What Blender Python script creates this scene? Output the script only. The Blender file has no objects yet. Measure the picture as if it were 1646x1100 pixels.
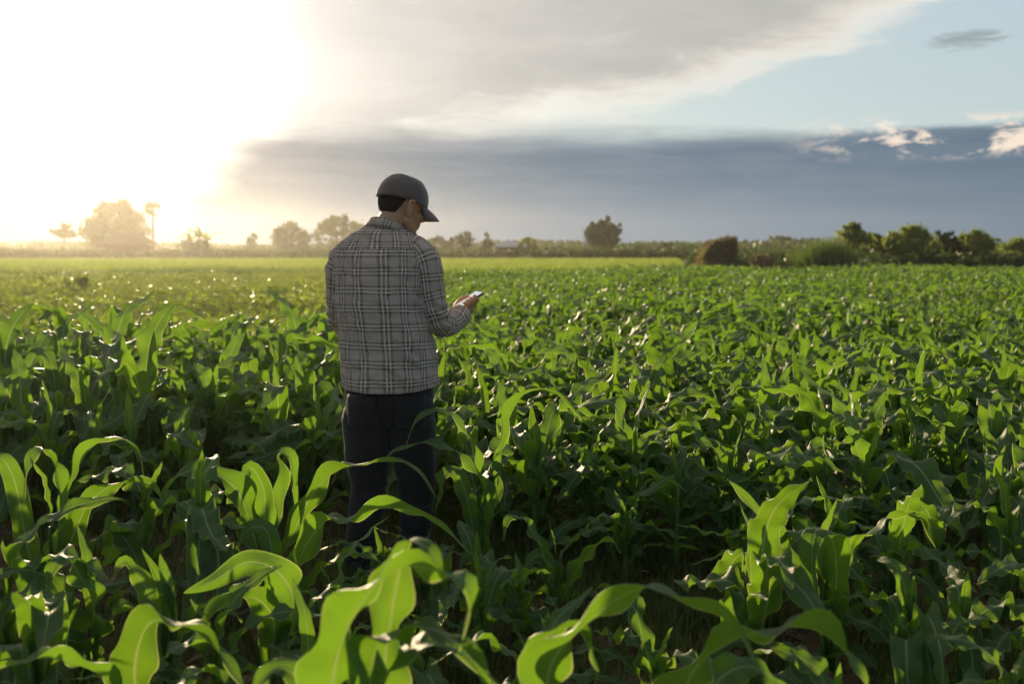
import bpy, bmesh, math, random
import numpy as np
from mathutils import Vector, Matrix, Euler, noise as mnoise

# ------------------------------------------------------------------ camera, sky, sun, exposure
R = math.radians
sc = bpy.context.scene
COL = sc.collection
CAM_H = 1.41
FPX = 1829.0                      # focal length in photograph pixels (1646 wide)
PITCH = math.atan(150.0 / FPX)    # horizon sits at row 400
SUN_AZ, SUN_EL = R(-19.6), R(9.4)
SUN_DIR = Vector((math.sin(SUN_AZ) * math.cos(SUN_EL), math.cos(SUN_AZ) * math.cos(SUN_EL), math.sin(SUN_EL)))

cam_d = bpy.data.cameras.new('camera')
cam = bpy.data.objects.new('camera', cam_d)
COL.objects.link(cam)
cam.location = (0, 0, CAM_H)
cam.rotation_euler = (math.pi / 2 - PITCH, 0, 0)
cam_d.sensor_width = 36.0
cam_d.lens = 36.0 * FPX / 1646.0
cam_d.clip_start = 0.05
cam_d.clip_end = 5000
cam_d.dof.use_dof = True
cam_d.dof.focus_distance = 4.83
cam_d.dof.aperture_fstop = 3.2
sc.camera = cam

sc.render.engine = 'CYCLES'
cy = sc.cycles
cy.use_denoising = True
try:
    cy.denoiser = 'OPENIMAGEDENOISE'
except Exception:
    pass
cy.max_bounces = 6
cy.diffuse_bounces = 3
cy.glossy_bounces = 2
cy.transmission_bounces = 4
cy.transparent_max_bounces = 6
cy.volume_bounces = 0
cy.sample_clamp_indirect = 5.0
cy.caustics_reflective = False
cy.caustics_refractive = False
vs = sc.view_settings
vs.view_transform = 'Standard'
vs.look = 'None'
vs.exposure = 0.55
vs.gamma = 1.0
vs.use_curve_mapping = False


class S:
    """a node socket with arithmetic, to write node maths as expressions"""
    nt = None

    def __init__(self, s):
        self.s = s

    @staticmethod
    def _m(op, *a, clamp=False):
        n = S.nt.nodes.new('ShaderNodeMath')
        n.operation = op
        n.use_clamp = clamp
        for i, v in enumerate(a):
            if isinstance(v, S):
                S.nt.links.new(v.s, n.inputs[i])
            else:
                n.inputs[i].default_value = v
        return S(n.outputs[0])

    def __add__(a, b): return S._m('ADD', a, b)
    __radd__ = __add__
    def __sub__(a, b): return S._m('SUBTRACT', a, b)
    def __rsub__(a, b): return S._m('SUBTRACT', b, a)
    def __mul__(a, b): return S._m('MULTIPLY', a, b)
    __rmul__ = __mul__
    def __truediv__(a, b): return S._m('DIVIDE', a, b)
    def __rtruediv__(a, b): return S._m('DIVIDE', b, a)
    def __neg__(a): return S._m('MULTIPLY', a, -1.0)


def sm(e0, e1, x):          # smoothstep for sockets
    n = S.nt.nodes.new('ShaderNodeMapRange')
    n.interpolation_type = 'SMOOTHSTEP'
    for i, v in ((0, x), (1, e0), (2, e1)):
        if isinstance(v, S):
            S.nt.links.new(v.s, n.inputs[i])
        else:
            n.inputs[i].default_value = v
    n.inputs[3].default_value = 0.0
    n.inputs[4].default_value = 1.0
    return S(n.outputs[0])


def mixc(f, a, b, mode='MIX'):
    n = S.nt.nodes.new('ShaderNodeMix')
    n.data_type = 'RGBA'
    n.blend_type = mode
    for sock, v in ((n.inputs[0], f), (n.inputs[6], a), (n.inputs[7], b)):
        if isinstance(v, S):
            S.nt.links.new(v.s, sock)
        elif isinstance(v, (tuple, list)):
            sock.default_value = (*v[:3], 1.0)
        else:
            sock.default_value = v
    return S(n.outputs[2])


def comb(x, y, z):
    n = S.nt.nodes.new('ShaderNodeCombineXYZ')
    for i, v in enumerate((x, y, z)):
        if isinstance(v, S):
            S.nt.links.new(v.s, n.inputs[i])
        else:
            n.inputs[i].default_value = v
    return S(n.outputs[0])


def sep(v):
    n = S.nt.nodes.new('ShaderNodeSeparateXYZ')
    S.nt.links.new(v.s, n.inputs[0])
    return S(n.outputs[0]), S(n.outputs[1]), S(n.outputs[2])


def noise(vec, scale=1.0, detail=3.0, rough=0.5, dist=0.0, dims='3D'):
    n = S.nt.nodes.new('ShaderNodeTexNoise')
    n.noise_dimensions = dims
    if vec is not None:
        S.nt.links.new(vec.s, n.inputs['Vector'])
    n.inputs['Scale'].default_value = scale
    n.inputs['Detail'].default_value = detail
    n.inputs['Roughness'].default_value = rough
    n.inputs['Distortion'].default_value = dist
    return S(n.outputs[0])


def scalec(col, f):        # colour times factor
    n = S.nt.nodes.new('ShaderNodeVectorMath')
    n.operation = 'SCALE'
    if isinstance(col, S):
        S.nt.links.new(col.s, n.inputs[0])
    else:
        n.inputs[0].default_value = col[:3]
    if isinstance(f, S):
        S.nt.links.new(f.s, n.inputs[3])
    else:
        n.inputs[3].default_value = f
    return S(n.outputs[0])


def addc(a, b):
    n = S.nt.nodes.new('ShaderNodeVectorMath')
    n.operation = 'ADD'
    for i, v in enumerate((a, b)):
        if isinstance(v, S):
            S.nt.links.new(v.s, n.inputs[i])
        else:
            n.inputs[i].default_value = v[:3]
    return S(n.outputs[0])


# ---- world: clear sky, a veil of high cloud on the sun's side, a dark bank low over the horizon
world = bpy.data.worlds.new('World')
sc.world = world
world.use_nodes = True
wt = world.node_tree
wt.nodes.clear()
S.nt = wt
out = wt.nodes.new('ShaderNodeOutputWorld')
bg = wt.nodes.new('ShaderNodeBackground')
wt.links.new(bg.outputs[0], out.inputs[0])
sky = wt.nodes.new('ShaderNodeTexSky')
sky.sky_type = 'NISHITA'
sky.sun_disc = False
sky.sun_elevation = SUN_EL
sky.sun_rotation = SUN_AZ
sky.altitude = 0
sky.air_density = 1.0
sky.dust_density = 0.5
sky.ozone_density = 2.0
SKY_K = 0.115
tc = wt.nodes.new('ShaderNodeTexCoord')
dirv = S(tc.outputs['Generated'])
dx, dy, dz = sep(dirv)
el = S._m('ARCSINE', dz)
az = S._m('ARCTAN2', dx, dy)
ct = dx * SUN_DIR.x + dy * SUN_DIR.y + dz * SUN_DIR.z
ang = S._m('ARCCOSINE', S._m('MINIMUM', ct, 0.999999))           # angle from the sun
caz = S._m('COSINE', az - SUN_AZ)
strk = comb(dx * 2.2, dy * 2.2, dz * 16.0)                       # stretched along the horizon
n_big = noise(strk, 1.6, 4, 0.55)
n_fine = noise(strk, 5.0, 5, 0.6, 0.3)
puff = comb(dx * 11.0, dy * 11.0, dz * 32.0)
n_puff = noise(puff, 2.0, 8, 0.66, 0.25)
# base
clear = scalec(S(sky.outputs[0]), SKY_K)
pale = sm(0.42, 0.12, el)
clear = mixc(pale * 0.82, clear, (0.355, 0.415, 0.425))
# high veil of cloud
zz = S._m('MAXIMUM', dz, 0.0) + 0.16
dk = comb(dx / zz, dy / zz, 0.0)
n_deck = noise(dk, 1.3, 6, 0.6, 0.6)
n_deck2 = noise(dk, 4.0, 5, 0.6, 0.8)
edge = 0.616 - 0.56 * caz + (n_deck - 0.5) * 0.055 + (n_deck2 - 0.5) * 0.050
deck = sm(edge - 0.012, edge + 0.012 + caz * caz * 0.035, el)
rimd = sm(edge - 0.010, edge + 0.012, el) * sm(edge + 0.05, edge + 0.012, el)
deckcol = mixc(sm(0.35, 0.7, n_deck), (0.325, 0.32, 0.305), (0.40, 0.385, 0.36))
deckcol = mixc(sm(0.55, 0.75, n_deck2) * 0.3, deckcol, (0.54, 0.52, 0.48))
deckcol = mixc(rimd * 0.9, deckcol, (0.66, 0.61, 0.54))
col = mixc(deck * 0.97, clear, deckcol)
# one small dark cloud drifting in the clear part
dcx = (az - 0.377) / 0.027
dce = (el - 0.166) / 0.0065
wisp = noise(comb(dx * 14.0, dy * 14.0, dz * 90.0), 2.0, 6, .65, .6)
dcr = dcx * dcx + dce * dce + (wisp - 0.56) * 6.0
col = mixc(sm(1.3, -0.6, dcr) * 0.8, col, (0.20, 0.235, 0.24))
# the bank
drop = sm(-0.17, -0.31, az + (n_big - 0.5) * 0.10) * sm(-1.7, -0.9, az)
topb = 0.099 - drop * 0.046 + (n_big - 0.5) * 0.034 + (n_fine - 0.5) * 0.022
soft = 0.007 + drop * 0.02 + sm(0.75, 0.3, ang) * 0.013
bank = sm(topb + soft, topb - soft, el)
# sunlit heaps along the top of the bank, away from the sun
hb = sm(0.070, 0.082, el) * sm(0.112, 0.098, el)
heap = sm(0.47, 0.58, n_puff) * hb * sm(0.56, 0.68, ang)
bankcol = mixc(sm(0.085, 0.010, el), (0.082, 0.124, 0.178), (0.140, 0.190, 0.248))
bankcol = mixc(sm(0.40, 0.66, n_fine) * 0.35, bankcol, (0.17, 0.21, 0.25))
bankcol = mixc(sm(0.45, 0.9, ang) * 0.55, bankcol, (0.070, 0.112, 0.158))
col = mixc(bank * 0.96, col, bankcol)
col = mixc(heap * 0.9, col, (0.72, 0.60, 0.49))
# light scattered around the sun by the thin cloud
cov = 1.0 - bank * 0.90
g1 = S._m('EXPONENT', (ang * ang) * (-1.0 / (0.074 * 0.074)))
g2 = S._m('EXPONENT', ang * (-1.0 / 0.125))
glow = addc(scalec((1.0, 0.97, 0.94), g1 * cov * 4.5), scalec((1.0, 0.92, 0.86), g2 * cov * 0.92))
col = addc(col, glow)
wt.links.new(col.s, bg.inputs[0])
bg.inputs[1].default_value = 1.0
try:
    world.cycles.sampling_method = 'MANUAL'
    world.cycles.sample_map_resolution = 1024
except Exception:
    pass

sun_d = bpy.data.lights.new('sun', 'SUN')
sun_d.energy = 5.0
sun_d.angle = R(0.6)
sun_d.color = (1.0, 0.77, 0.47)
sun = bpy.data.objects.new('sun', sun_d)
COL.objects.link(sun)
sun.rotation_euler = SUN_DIR.to_track_quat('Z', 'Y').to_euler()


# ------------------------------------------------------------------ helpers
def ray(px, py):
    """world direction through a pixel of the photograph, scaled to 1 along +Y"""
    x, u = (px - 823.0) / FPX, (550.0 - py) / FPX
    c, s = math.cos(PITCH), math.sin(PITCH)
    f, z = c + u * s, u * c - s
    return x / f, z / f


def at(px, py, Y):
    a, b = ray(px, py)
    return Vector((a * Y, Y, CAM_H + b * Y))


def topx(p):
    """pixel column and row of a world point"""
    c, s = math.cos(PITCH), math.sin(PITCH)
    z = p[2] - CAM_H
    f = p[1] * c - z * s
    u = p[1] * s + z * c
    return 823 + FPX * p[0] / f, 550 - FPX * u / f


def tag(o, label=None, cat=None, group=None, kind=None):
    if label: o['label'] = label
    if cat: o['category'] = cat
    if group: o['group'] = group
    if kind: o['kind'] = kind
    return o


def mesh_data(name, verts, faces, uvs=None, mats=(), smooth=True):
    """uvs: per-vertex array (n,2)"""
    me = bpy.data.meshes.new(name)
    verts = np.asarray(verts, dtype=np.float32)
    if isinstance(faces, np.ndarray):
        nf, k = faces.shape
        me.vertices.add(len(verts))
        me.vertices.foreach_set('co', verts.ravel())
        me.loops.add(nf * k)
        me.loops.foreach_set('vertex_index', faces.astype(np.int32).ravel())
        me.polygons.add(nf)
        me.polygons.foreach_set('loop_start', np.arange(0, nf * k, k, dtype=np.int32))
        me.polygons.foreach_set('loop_total', np.full(nf, k, dtype=np.int32))
        me.update(calc_edges=True)
    else:
        me.from_pydata([tuple(map(float, v)) for v in verts], [], faces)
    if uvs is not None:
        uvs = np.asarray(uvs, dtype=np.float32)
        li = np.empty(len(me.loops), dtype=np.int32)
        me.loops.foreach_get('vertex_index', li)
        ul = me.uv_layers.new(name='UVMap')
        ul.data.foreach_set('uv', uvs[li].ravel())
    me.polygons.foreach_set('use_smooth', np.full(len(me.polygons), smooth, dtype=bool))
    for m in (mats if isinstance(mats, (list, tuple)) else [mats]):
        me.materials.append(m)
    me.validate()
    return me


def ob(name, me, parent=None, loc=(0, 0, 0)):
    o = bpy.data.objects.new(name, me)
    COL.objects.link(o)
    o.location = loc
    if parent:
        o.parent = parent
    return o


def grid_faces(nu, nv, wrap=False):
    """faces of a (nv+1) x (nu+1) vertex grid, rows along v; wrap joins the last column to the first (nu columns)"""
    cols = nu if wrap else nu + 1
    i = np.arange(nv)[:, None]
    j = np.arange(nu)[None, :]
    a = i * cols + j
    b = i * cols + (j + 1) % cols
    return np.stack([a, b, b + cols, a + cols], -1).reshape(-1, 4)


def tube(path, radii, n=8, cap=True):
    """verts, faces of a tapered tube along a path"""
    P = [Vector(p) for p in path]
    V, F = [], []
    up = Vector((0.13, 0.21, 0.97)).normalized()
    for i, p in enumerate(P):
        t = (P[min(i + 1, len(P) - 1)] - P[max(i - 1, 0)]).normalized()
        a = t.cross(up)
        if a.length < 0.2:
            a = t.cross(Vector((1, 0, 0)))
        a.normalize()
        b = t.cross(a)
        for k in range(n):
            w = 2 * math.pi * k / n
            V.append(p + (a * math.cos(w) + b * math.sin(w)) * radii[i])
    for i in range(len(P) - 1):
        for k in range(n):
            F.append((i * n + k, i * n + (k + 1) % n, (i + 1) * n + (k + 1) % n, (i + 1) * n + k))
    if cap:
        F.append(tuple(range(n - 1, -1, -1)))
        F.append(tuple(range((len(P) - 1) * n, len(P) * n)))
    return V, F


class MB:
    """collects tubes, boxes and patches into one mesh"""
    def __init__(self):
        self.V, self.F = [], []

    def add(self, V, F):
        o = len(self.V)
        self.V += [Vector(v) for v in V]
        self.F += [tuple(i + o for i in f) for f in F]
        return self

    def box(self, lo, hi, m=None):
        x0, y0, z0 = lo
        x1, y1, z1 = hi
        V = [Vector(p) for p in ((x0, y0, z0), (x1, y0, z0), (x1, y1, z0), (x0, y1, z0), (x0, y0, z1), (x1, y0, z1), (x1, y1, z1), (x0, y1, z1))]
        if m:
            V = [m @ v for v in V]
        return self.add(V, [(0, 3, 2, 1), (4, 5, 6, 7), (0, 1, 5, 4), (1, 2, 6, 5), (2, 3, 7, 6), (3, 0, 4, 7)])

    def data(self, name, mat, smooth=False):
        return mesh_data(name, self.V, self.F, None, mat, smooth)


def new_mat(name):
    m = bpy.data.materials.new(name)
    m.use_nodes = True
    m.node_tree.nodes.clear()
    S.nt = m.node_tree
    o = m.node_tree.nodes.new('ShaderNodeOutputMaterial')
    return m, o


def node(t, **kw):
    n = S.nt.nodes.new(t)
    for k, v in kw.items():
        setattr(n, k, v)
    return n


def setin(n, key, v):
    if isinstance(v, S):
        S.nt.links.new(v.s, n.inputs[key])
    elif isinstance(v, (tuple, list)):
        n.inputs[key].default_value = (*v[:3], 1.0) if len(n.inputs[key].default_value) == 4 else v
    else:
        n.inputs[key].default_value = v


def bump(h, strength=0.3, dist=0.01):
    n = node('ShaderNodeBump')
    n.inputs['Strength'].default_value = strength
    n.inputs['Distance'].default_value = dist
    S.nt.links.new(h.s, n.inputs['Height'])
    return S(n.outputs[0])


def principled(col, rough=0.6, spec=0.4, normal=None, **kw):
    p = node('ShaderNodeBsdfPrincipled')
    setin(p, 'Base Color', col)
    setin(p, 'Roughness', rough)
    setin(p, 'Specular IOR Level', spec)
    if normal is not None:
        setin(p, 'Normal', normal)
    for k, v in kw.items():
        setin(p, k.replace('_', ' '), v)
    return S(p.outputs[0])


def finish(m, o, sh):
    m.node_tree.links.new(sh.s, o.inputs[0])
    return m


def objrand():
    return S(node('ShaderNodeObjectInfo').outputs['Random'])


def objco():
    return S(node('ShaderNodeTexCoord').outputs['Object'])


def uvco():
    return S(node('ShaderNodeTexCoord').outputs['UV'])


def plain(name, col, rough=0.7, spec=0.3, var=0.25, scale=8.0, bmp=0.3, bd=0.01):
    m, o = new_mat(name)
    c = objco()
    n = noise(c, scale, 5, 0.6)
    colr = mixc(n, tuple(v * (1 - var) for v in col), tuple(v * (1 + var) for v in col))
    return finish(m, o, principled(colr, rough, spec, bump(noise(c, scale * 5, 4, 0.6), bmp, bd)))


def leafy(name, dif, tra, fac=0.45, rough=0.45, spec=0.4, var=0.3, veins=False, hues=None, big_patches=False):
    """leaf: glossy skin, light shining through"""
    m, o = new_mat(name)
    r = objrand()
    geo = node('ShaderNodeNewGeometry')
    isl = S(geo.outputs['Random Per Island'])
    rr = r * 0.6 + isl * 0.4
    nrm = None
    lo = tuple(v * (1 - var) for v in dif)
    hi = tuple(v * (1 + var) for v in dif)
    d = mixc(rr, lo, hi)
    t = mixc(rr, tuple(v * (1 - var) for v in tra), tuple(v * (1 + var * 0.7) for v in tra))
    if hues:
        y = sm(hues[0], 1.0, isl)
        d = mixc(y, d, hues[1])
        t = mixc(y, t, tuple(v * 1.8 for v in hues[1]))
    if big_patches:
        pz = noise(S(geo.outputs['Position']), 0.22, 3, .6)
        d = mixc(sm(.40, .62, pz) * .5, d, tuple(q * f for q, f in zip(dif, (1.3, 1.2, 1.0))))
        t = mixc(sm(.42, .64, pz) * .55, t, tuple(q * f for q, f in zip(tra, (1.25, 1.1, 1.0))))
        t = mixc(sm(.48, .34, pz) * .40, t, tuple(q * .62 for q in tra))
    if veins:
        u, v, _ = sep(uvco())
        a = S._m('ABSOLUTE', u - 0.5)
        rib = sm(0.048, 0.018, a)
        big = noise(objco(), 9.0, 4, 0.6)
        wv = S._m('SINE', u * 150.0 + noise(comb(u * 3.0, v * 2.0, 0.0), 3.0, 2) * 3.0)
        vein = wv * 0.5 + 0.5
        d = mixc(big * 0.5, d, tuple(q * 1.5 for q in dif))
        t = mixc(vein * 0.40, t, tuple(q * 0.55 for q in tra))
        t = mixc(sm(0.45, 0.7, big) * 0.35, t, tuple(q * 0.6 for q in tra))
        d = mixc(rib * 0.85, d, (0.28, 0.36, 0.17))
        t = mixc(rib * 0.7, t, (0.34, 0.42, 0.12))
        edg = sm(0.468, 0.492, a)  # pale leaf margins; their brightness also paints in the rim highlights
        d = mixc(edg * .7, d, (0.26, 0.32, 0.12))
        t = mixc(edg * .8, t, (0.50, 0.56, 0.18))
        # dry, paler tips
        tip = sm(0.88, 1.0, v + (big - 0.5) * 0.2)
        d = mixc(tip * 0.5, d, (0.22, 0.19, 0.08))
        spot = sm(.66, .72, noise(objco(), 38.0, 3, .7)) * sm(.5, .62, noise(objco(), 6.0, 2))
        d = mixc(spot * .8, d, (0.20, 0.15, 0.06))
        t = mixc(spot * .8, t, (0.22, 0.17, 0.05))
        nrm = bump(vein * 0.5 + rib * 0.9 + big * 0.8, 0.45, 0.004)
        rg = 0.38 + big * 0.22
    else:
        rg = rough
    p = principled(d, rg, spec, nrm)
    tr = node('ShaderNodeBsdfTranslucent')
    setin(tr, 'Color', t)
    if nrm is not None:
        setin(tr, 'Normal', nrm)
    mx = node('ShaderNodeMixShader')
    mx.inputs[0].default_value = fac
    S.nt.links.new(p.s, mx.inputs[1])
    S.nt.links.new(tr.outputs[0], mx.inputs[2])
    return finish(m, o, S(mx.outputs[0]))


def scatter(name, pts, rot, scl, idx, meshes):
    """ONE object whose points carry copies of the given meshes (geometry nodes)"""
    pts = np.asarray(pts, dtype=np.float32)
    n = len(pts)
    me = bpy.data.meshes.new(name)
    me.vertices.add(n)
    me.vertices.foreach_set('co', pts.ravel())
    a = me.attributes.new('rot', 'FLOAT_VECTOR', 'POINT')
    a.data.foreach_set('vector', np.asarray(rot, dtype=np.float32).ravel())
    a = me.attributes.new('scl', 'FLOAT_VECTOR', 'POINT')
    s3 = np.asarray(scl, dtype=np.float32)
    if s3.ndim == 1:
        s3 = np.repeat(s3[:, None], 3, 1)
    a.data.foreach_set('vector', s3.ravel())
    a = me.attributes.new('idx', 'INT', 'POINT')
    a.data.foreach_set('value', np.asarray(idx, dtype=np.int32))
    me.update()
    o = ob(name, me)
    src = bpy.data.collections.new(name + '_kinds')
    for i, m in enumerate(meshes):
        src.objects.link(bpy.data.objects.new('%s_kind_%03d' % (name, i), m))
    ng = bpy.data.node_groups.new(name + '_scatter', 'GeometryNodeTree')
    ng.interface.new_socket('Geometry', in_out='INPUT', socket_type='NodeSocketGeometry')
    ng.interface.new_socket('Geometry', in_out='OUTPUT', socket_type='NodeSocketGeometry')
    gi, go = ng.nodes.new('NodeGroupInput'), ng.nodes.new('NodeGroupOutput')
    ci = ng.nodes.new('GeometryNodeCollectionInfo')
    ci.inputs['Collection'].default_value = src
    ci.inputs['Separate Children'].default_value = True
    ci.inputs['Reset Children'].default_value = True
    ip = ng.nodes.new('GeometryNodeInstanceOnPoints')
    ip.inputs['Pick Instance'].default_value = True
    for nm, ty, key in (('rot', 'FLOAT_VECTOR', 'Rotation'), ('scl', 'FLOAT_VECTOR', 'Scale'), ('idx', 'INT', 'Instance Index')):
        na = ng.nodes.new('GeometryNodeInputNamedAttribute')
        na.data_type = ty
        na.inputs['Name'].default_value = nm
        ng.links.new(na.outputs['Attribute'], ip.inputs[key])
    ng.links.new(gi.outputs[0], ip.inputs['Points'])
    ng.links.new(ci.outputs[0], ip.inputs['Instance'])
    ng.links.new(ip.outputs[0], go.inputs[0])
    md = o.modifiers.new('scatter', 'NODES')
    md.node_group = ng
    return o


def smooth01(x):
    x = np.clip(x, 0, 1)
    return x * x * (3 - 2 * x)
# ------------------------------------------------------------------ ground
def soil_material():
    m, o = new_mat('soil')
    g = node('ShaderNodeNewGeometry')
    p = S(g.outputs['Position'])
    n1 = noise(p, 1.2, 5, 0.6)
    n2 = noise(p, 14.0, 6, 0.65)
    n3 = noise(p, 60.0, 4, 0.6)
    c = mixc(n2, (0.055, 0.036, 0.022), (0.145, 0.098, 0.060))
    c = mixc(sm(0.52, 0.72, n1) * 0.6, c, (0.050, 0.065, 0.020))
    _, y, _ = sep(p)
    c = mixc(sm(9.0, 16.0, y), c, (0.055, 0.085, 0.022))           # green cover beyond the bare rows
    h = n2 * 0.7 + n3 * 0.3
    return finish(m, o, principled(c, 0.9, 0.15, bump(h, 0.9, 0.03)))


def make_ground():
    # fine cells near the camera, wide ones to the horizon
    def axis(lo, hi, f0, f1, step):
        fine = list(np.arange(f0, f1 + 1e-6, step))
        L, s, x = [], step, f0
        while x > lo:
            s *= 1.35
            x -= s
            L.append(max(x, lo))
        Rr, s, x = [], step, f1
        while x < hi:
            s *= 1.35
            x += s
            Rr.append(min(x, hi))
        return np.array(L[::-1] + fine + Rr)
    xs, ys = axis(-300, 300, -5.5, 5.5, 0.06), axis(-300, 310, 2.2, 10.0, 0.06)
    X, Y = np.meshgrid(xs, ys)
    rng = np.random.RandomState(4)
    Z = np.zeros_like(X)
    env = np.clip((8.5 - np.abs(X)) / 3, 0, 1) * np.clip((12 - Y) / 3, 0, 1) * np.clip((Y + 4) / 3, 0, 1)
    for k in range(40):
        w = rng.uniform(1.5, 26)
        a = rng.uniform(0, 6.28)
        Z += math.sin(k) * 0.024 / w ** 0.5 * np.sin((X * math.cos(a) + Y * math.sin(a)) * w + rng.uniform(0, 6))
    Z *= env
    V = np.stack([X, Y, Z], -1).reshape(-1, 3)
    me = mesh_data('ground', V, grid_faces(len(xs) - 1, len(ys) - 1), None, soil_material())
    tag(ob('ground', me), kind='structure')


make_ground()

# ------------------------------------------------------------------ corn
M_CORN = leafy('corn_leaf', (0.046, 0.100, 0.024), (0.225, 0.44, 0.022), 0.45, spec=0.45, veins=True, var=.36, big_patches=True)
M_STALK = leafy('corn_stalk', (0.10, 0.17, 0.035), (0.20, 0.30, 0.04), 0.2, spec=0.4)


def leaf_grid(C, Sd, N, w, fold, ruf, seed, nu, k_ruf=None):
    """leaf surface from centre line C, side Sd, normal N (arrays n x 3), half width w, fold angle, ruffle height"""
    rng = np.random.RandomState(seed)
    n = len(C)
    s = np.linspace(0, 1, n)
    t = np.linspace(-1, 1, nu + 1)
    if nu >= 6:
        t = np.sign(t) * np.abs(t) ** .8
        t = np.r_[-1, t[0] * .95, t[1:-1], t[-1] * .95, 1]
        nu += 2
    k = k_ruf or (rng.uniform(4.0, 6.5) if n > 20 else rng.uniform(2.0, 3.0))
    V = np.zeros((n, nu + 1, 3))
    for j, tt in enumerate(t):
        ph = rng.uniform(0, 6.28) if j == 0 else (ph_r if tt > 0 else ph)
        if j == 0:
            ph_r = rng.uniform(0, 6.28)
            ph2, ph2r = rng.uniform(0, 6.28), rng.uniform(0, 6.28)
        p1, p2 = (ph, ph2) if tt < 0 else (ph_r, ph2r)
        a = abs(tt)
        rip = (np.sin(2 * np.pi * k * s + p1) + 0.6 * np.sin(2 * np.pi * k * .57 * s + p2)) * ruf * smooth01(s * 4) * (1 - s * 0.35)
        off = w * tt * np.cos(fold)
        hgt = a * w * np.sin(fold) + rip * 1.35 * a ** 1.5 * np.clip(w / 0.04, 0.2, 1.3)
        if a == 1 and nu > 6:
            hgt = hgt - .0022
        if tt == 0:
            hgt = hgt - 0.0015
        V[:, j] = C + Sd * off[:, None] + N * hgt[:, None]
    uv = np.stack(np.meshgrid((t + 1) / 2, s), -1)
    return V.reshape(-1, 3), uv.reshape(-1, 2), grid_faces(nu, n - 1)


def leaf_profile(s):
    return (0.42 + 0.58 * smooth01(s / 0.38)) * np.clip(1 - s ** 3.0, 0, 1) ** 0.85


def arch_leaf(seed, L, W, th0, th1, b0, b1, lat, twist, ruf, nu=6, nv=30):
    rng = np.random.RandomState(seed)
    s = np.linspace(0, 1, nv + 1)
    th = R(th0) + R(th1 - th0) * smooth01((s - b0) / (b1 - b0)) + R(15) * np.sin(s * rng.uniform(6, 11) + rng.uniform(0, 6)) * s
    ds = L / nv
    yaw = lat * s ** 1.5
    T = np.stack([np.sin(th) * np.cos(yaw), np.sin(th) * np.sin(yaw), np.cos(th)], -1)
    C = np.vstack([[0, 0, 0], np.cumsum((T[:-1] + T[1:]) / 2 * ds, 0)])
    side0 = np.stack([-np.sin(yaw), np.cos(yaw), np.zeros_like(yaw)], -1)
    N0 = np.cross(T, side0)
    N0 /= np.linalg.norm(N0, axis=1)[:, None]
    tw = twist * smooth01((s - 0.25) / 0.75)
    Sd = side0 * np.cos(tw)[:, None] + N0 * np.sin(tw)[:, None]
    N = -side0 * np.sin(tw)[:, None] + N0 * np.cos(tw)[:, None]
    # normal N0 points towards the upper side (tangent x side)
    up = np.sign(N0[:, 2].mean()) or 1
    fold = R(48) * (1 - smooth01(s / 0.55)) + R(rng.uniform(-12, 14)) * s
    w = W / 2 * leaf_profile(s)
    return leaf_grid(C, Sd, -N if up < 0 else N, w, fold, ruf, seed + 7, nu)


LEAF = {'low': [], 'mid': [], 'up': [], 'whorl': []}
LEAFRAW = {'low': [], 'mid': [], 'up': [], 'whorl': []}
rg = np.random.RandomState(11)
for kind, cnt in (('low', 10), ('mid', 20), ('up', 16), ('whorl', 8)):
    for i in range(cnt):
        sd = int(rg.randint(1e6))
        if kind == 'low':
            a = (sd, rg.uniform(.36, .50), rg.uniform(.060, .085), rg.uniform(30, 55), rg.uniform(125, 165), 0.1, rg.uniform(.6, .9), rg.uniform(-.5, .5), rg.uniform(-.9, .9), .010)
        elif kind == 'mid':
            a = (sd, rg.uniform(.52, .74), rg.uniform(.090, .128), rg.uniform(14, 38), rg.uniform(92, 150), rg.uniform(.08, .25), rg.uniform(.42, .85), rg.uniform(-.9, .9), rg.uniform(-1.3, 1.3), rg.uniform(.014, .024))
        elif kind == 'up':
            a = (sd, rg.uniform(.42, .62), rg.uniform(.080, .115), rg.uniform(6, 22), rg.uniform(55, 135), rg.uniform(.2, .4), rg.uniform(.6, 1.0), rg.uniform(-.8, .8), rg.uniform(-1.2, 1.2), rg.uniform(.012, .020))
        else:
            a = (sd, rg.uniform(.22, .36), rg.uniform(.035, .06), rg.uniform(0, 8), rg.uniform(10, 45), .3, 1.0, rg.uniform(-.4, .4), rg.uniform(-.6, .6), .006)
        V, uv, F = arch_leaf(*a)
        LEAFRAW[kind].append(a)
        LEAF[kind].append(mesh_data('corn_leaf_%s' % kind, V, F, uv, M_CORN))


def stalk_mesh(h, seed, n=8):
    rng = random.Random(seed)
    P, Rd = [], []
    bx, by = rng.uniform(-.03, .03), rng.uniform(-.03, .03)
    K = 9
    for i in range(K):
        f = i / (K - 1)
        P.append((bx * f * f, by * f * f, -0.02 + f * (h + .02)))
        Rd.append(0.0155 * (1 - 0.62 * f) * (1.12 if i % 2 == 0 else 0.95))
    V, F = tube(P, Rd, n)
    return mesh_data('corn_stalk', V, F, None, M_STALK)


STALKS = [stalk_mesh(0.42, i) for i in range(6)]


def plan_plant(rng, h=1.0, n=None):
    """list of (kind, index, node height, azimuth, scale, tilt) for one plant of relative height h (1 = about 0.75 m to the top of its leaves)"""
    n = n or rng.randint(8, 10)
    a0 = rng.uniform(0, math.pi)
    out = []
    for i in range(n):
        f = i / (n - 1)
        kind = 'low' if f < 0.2 else 'mid' if f < 0.78 else 'up' if f < 0.97 else 'whorl'
        out.append((kind, rng.randrange(len(LEAF[kind])), (0.05 + 0.36 * f) * h, a0 + math.pi * (i % 2) + rng.uniform(-.45, .45), h * rng.uniform(.85, 1.1), rng.uniform(-.12, .12)))
    return out


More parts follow.
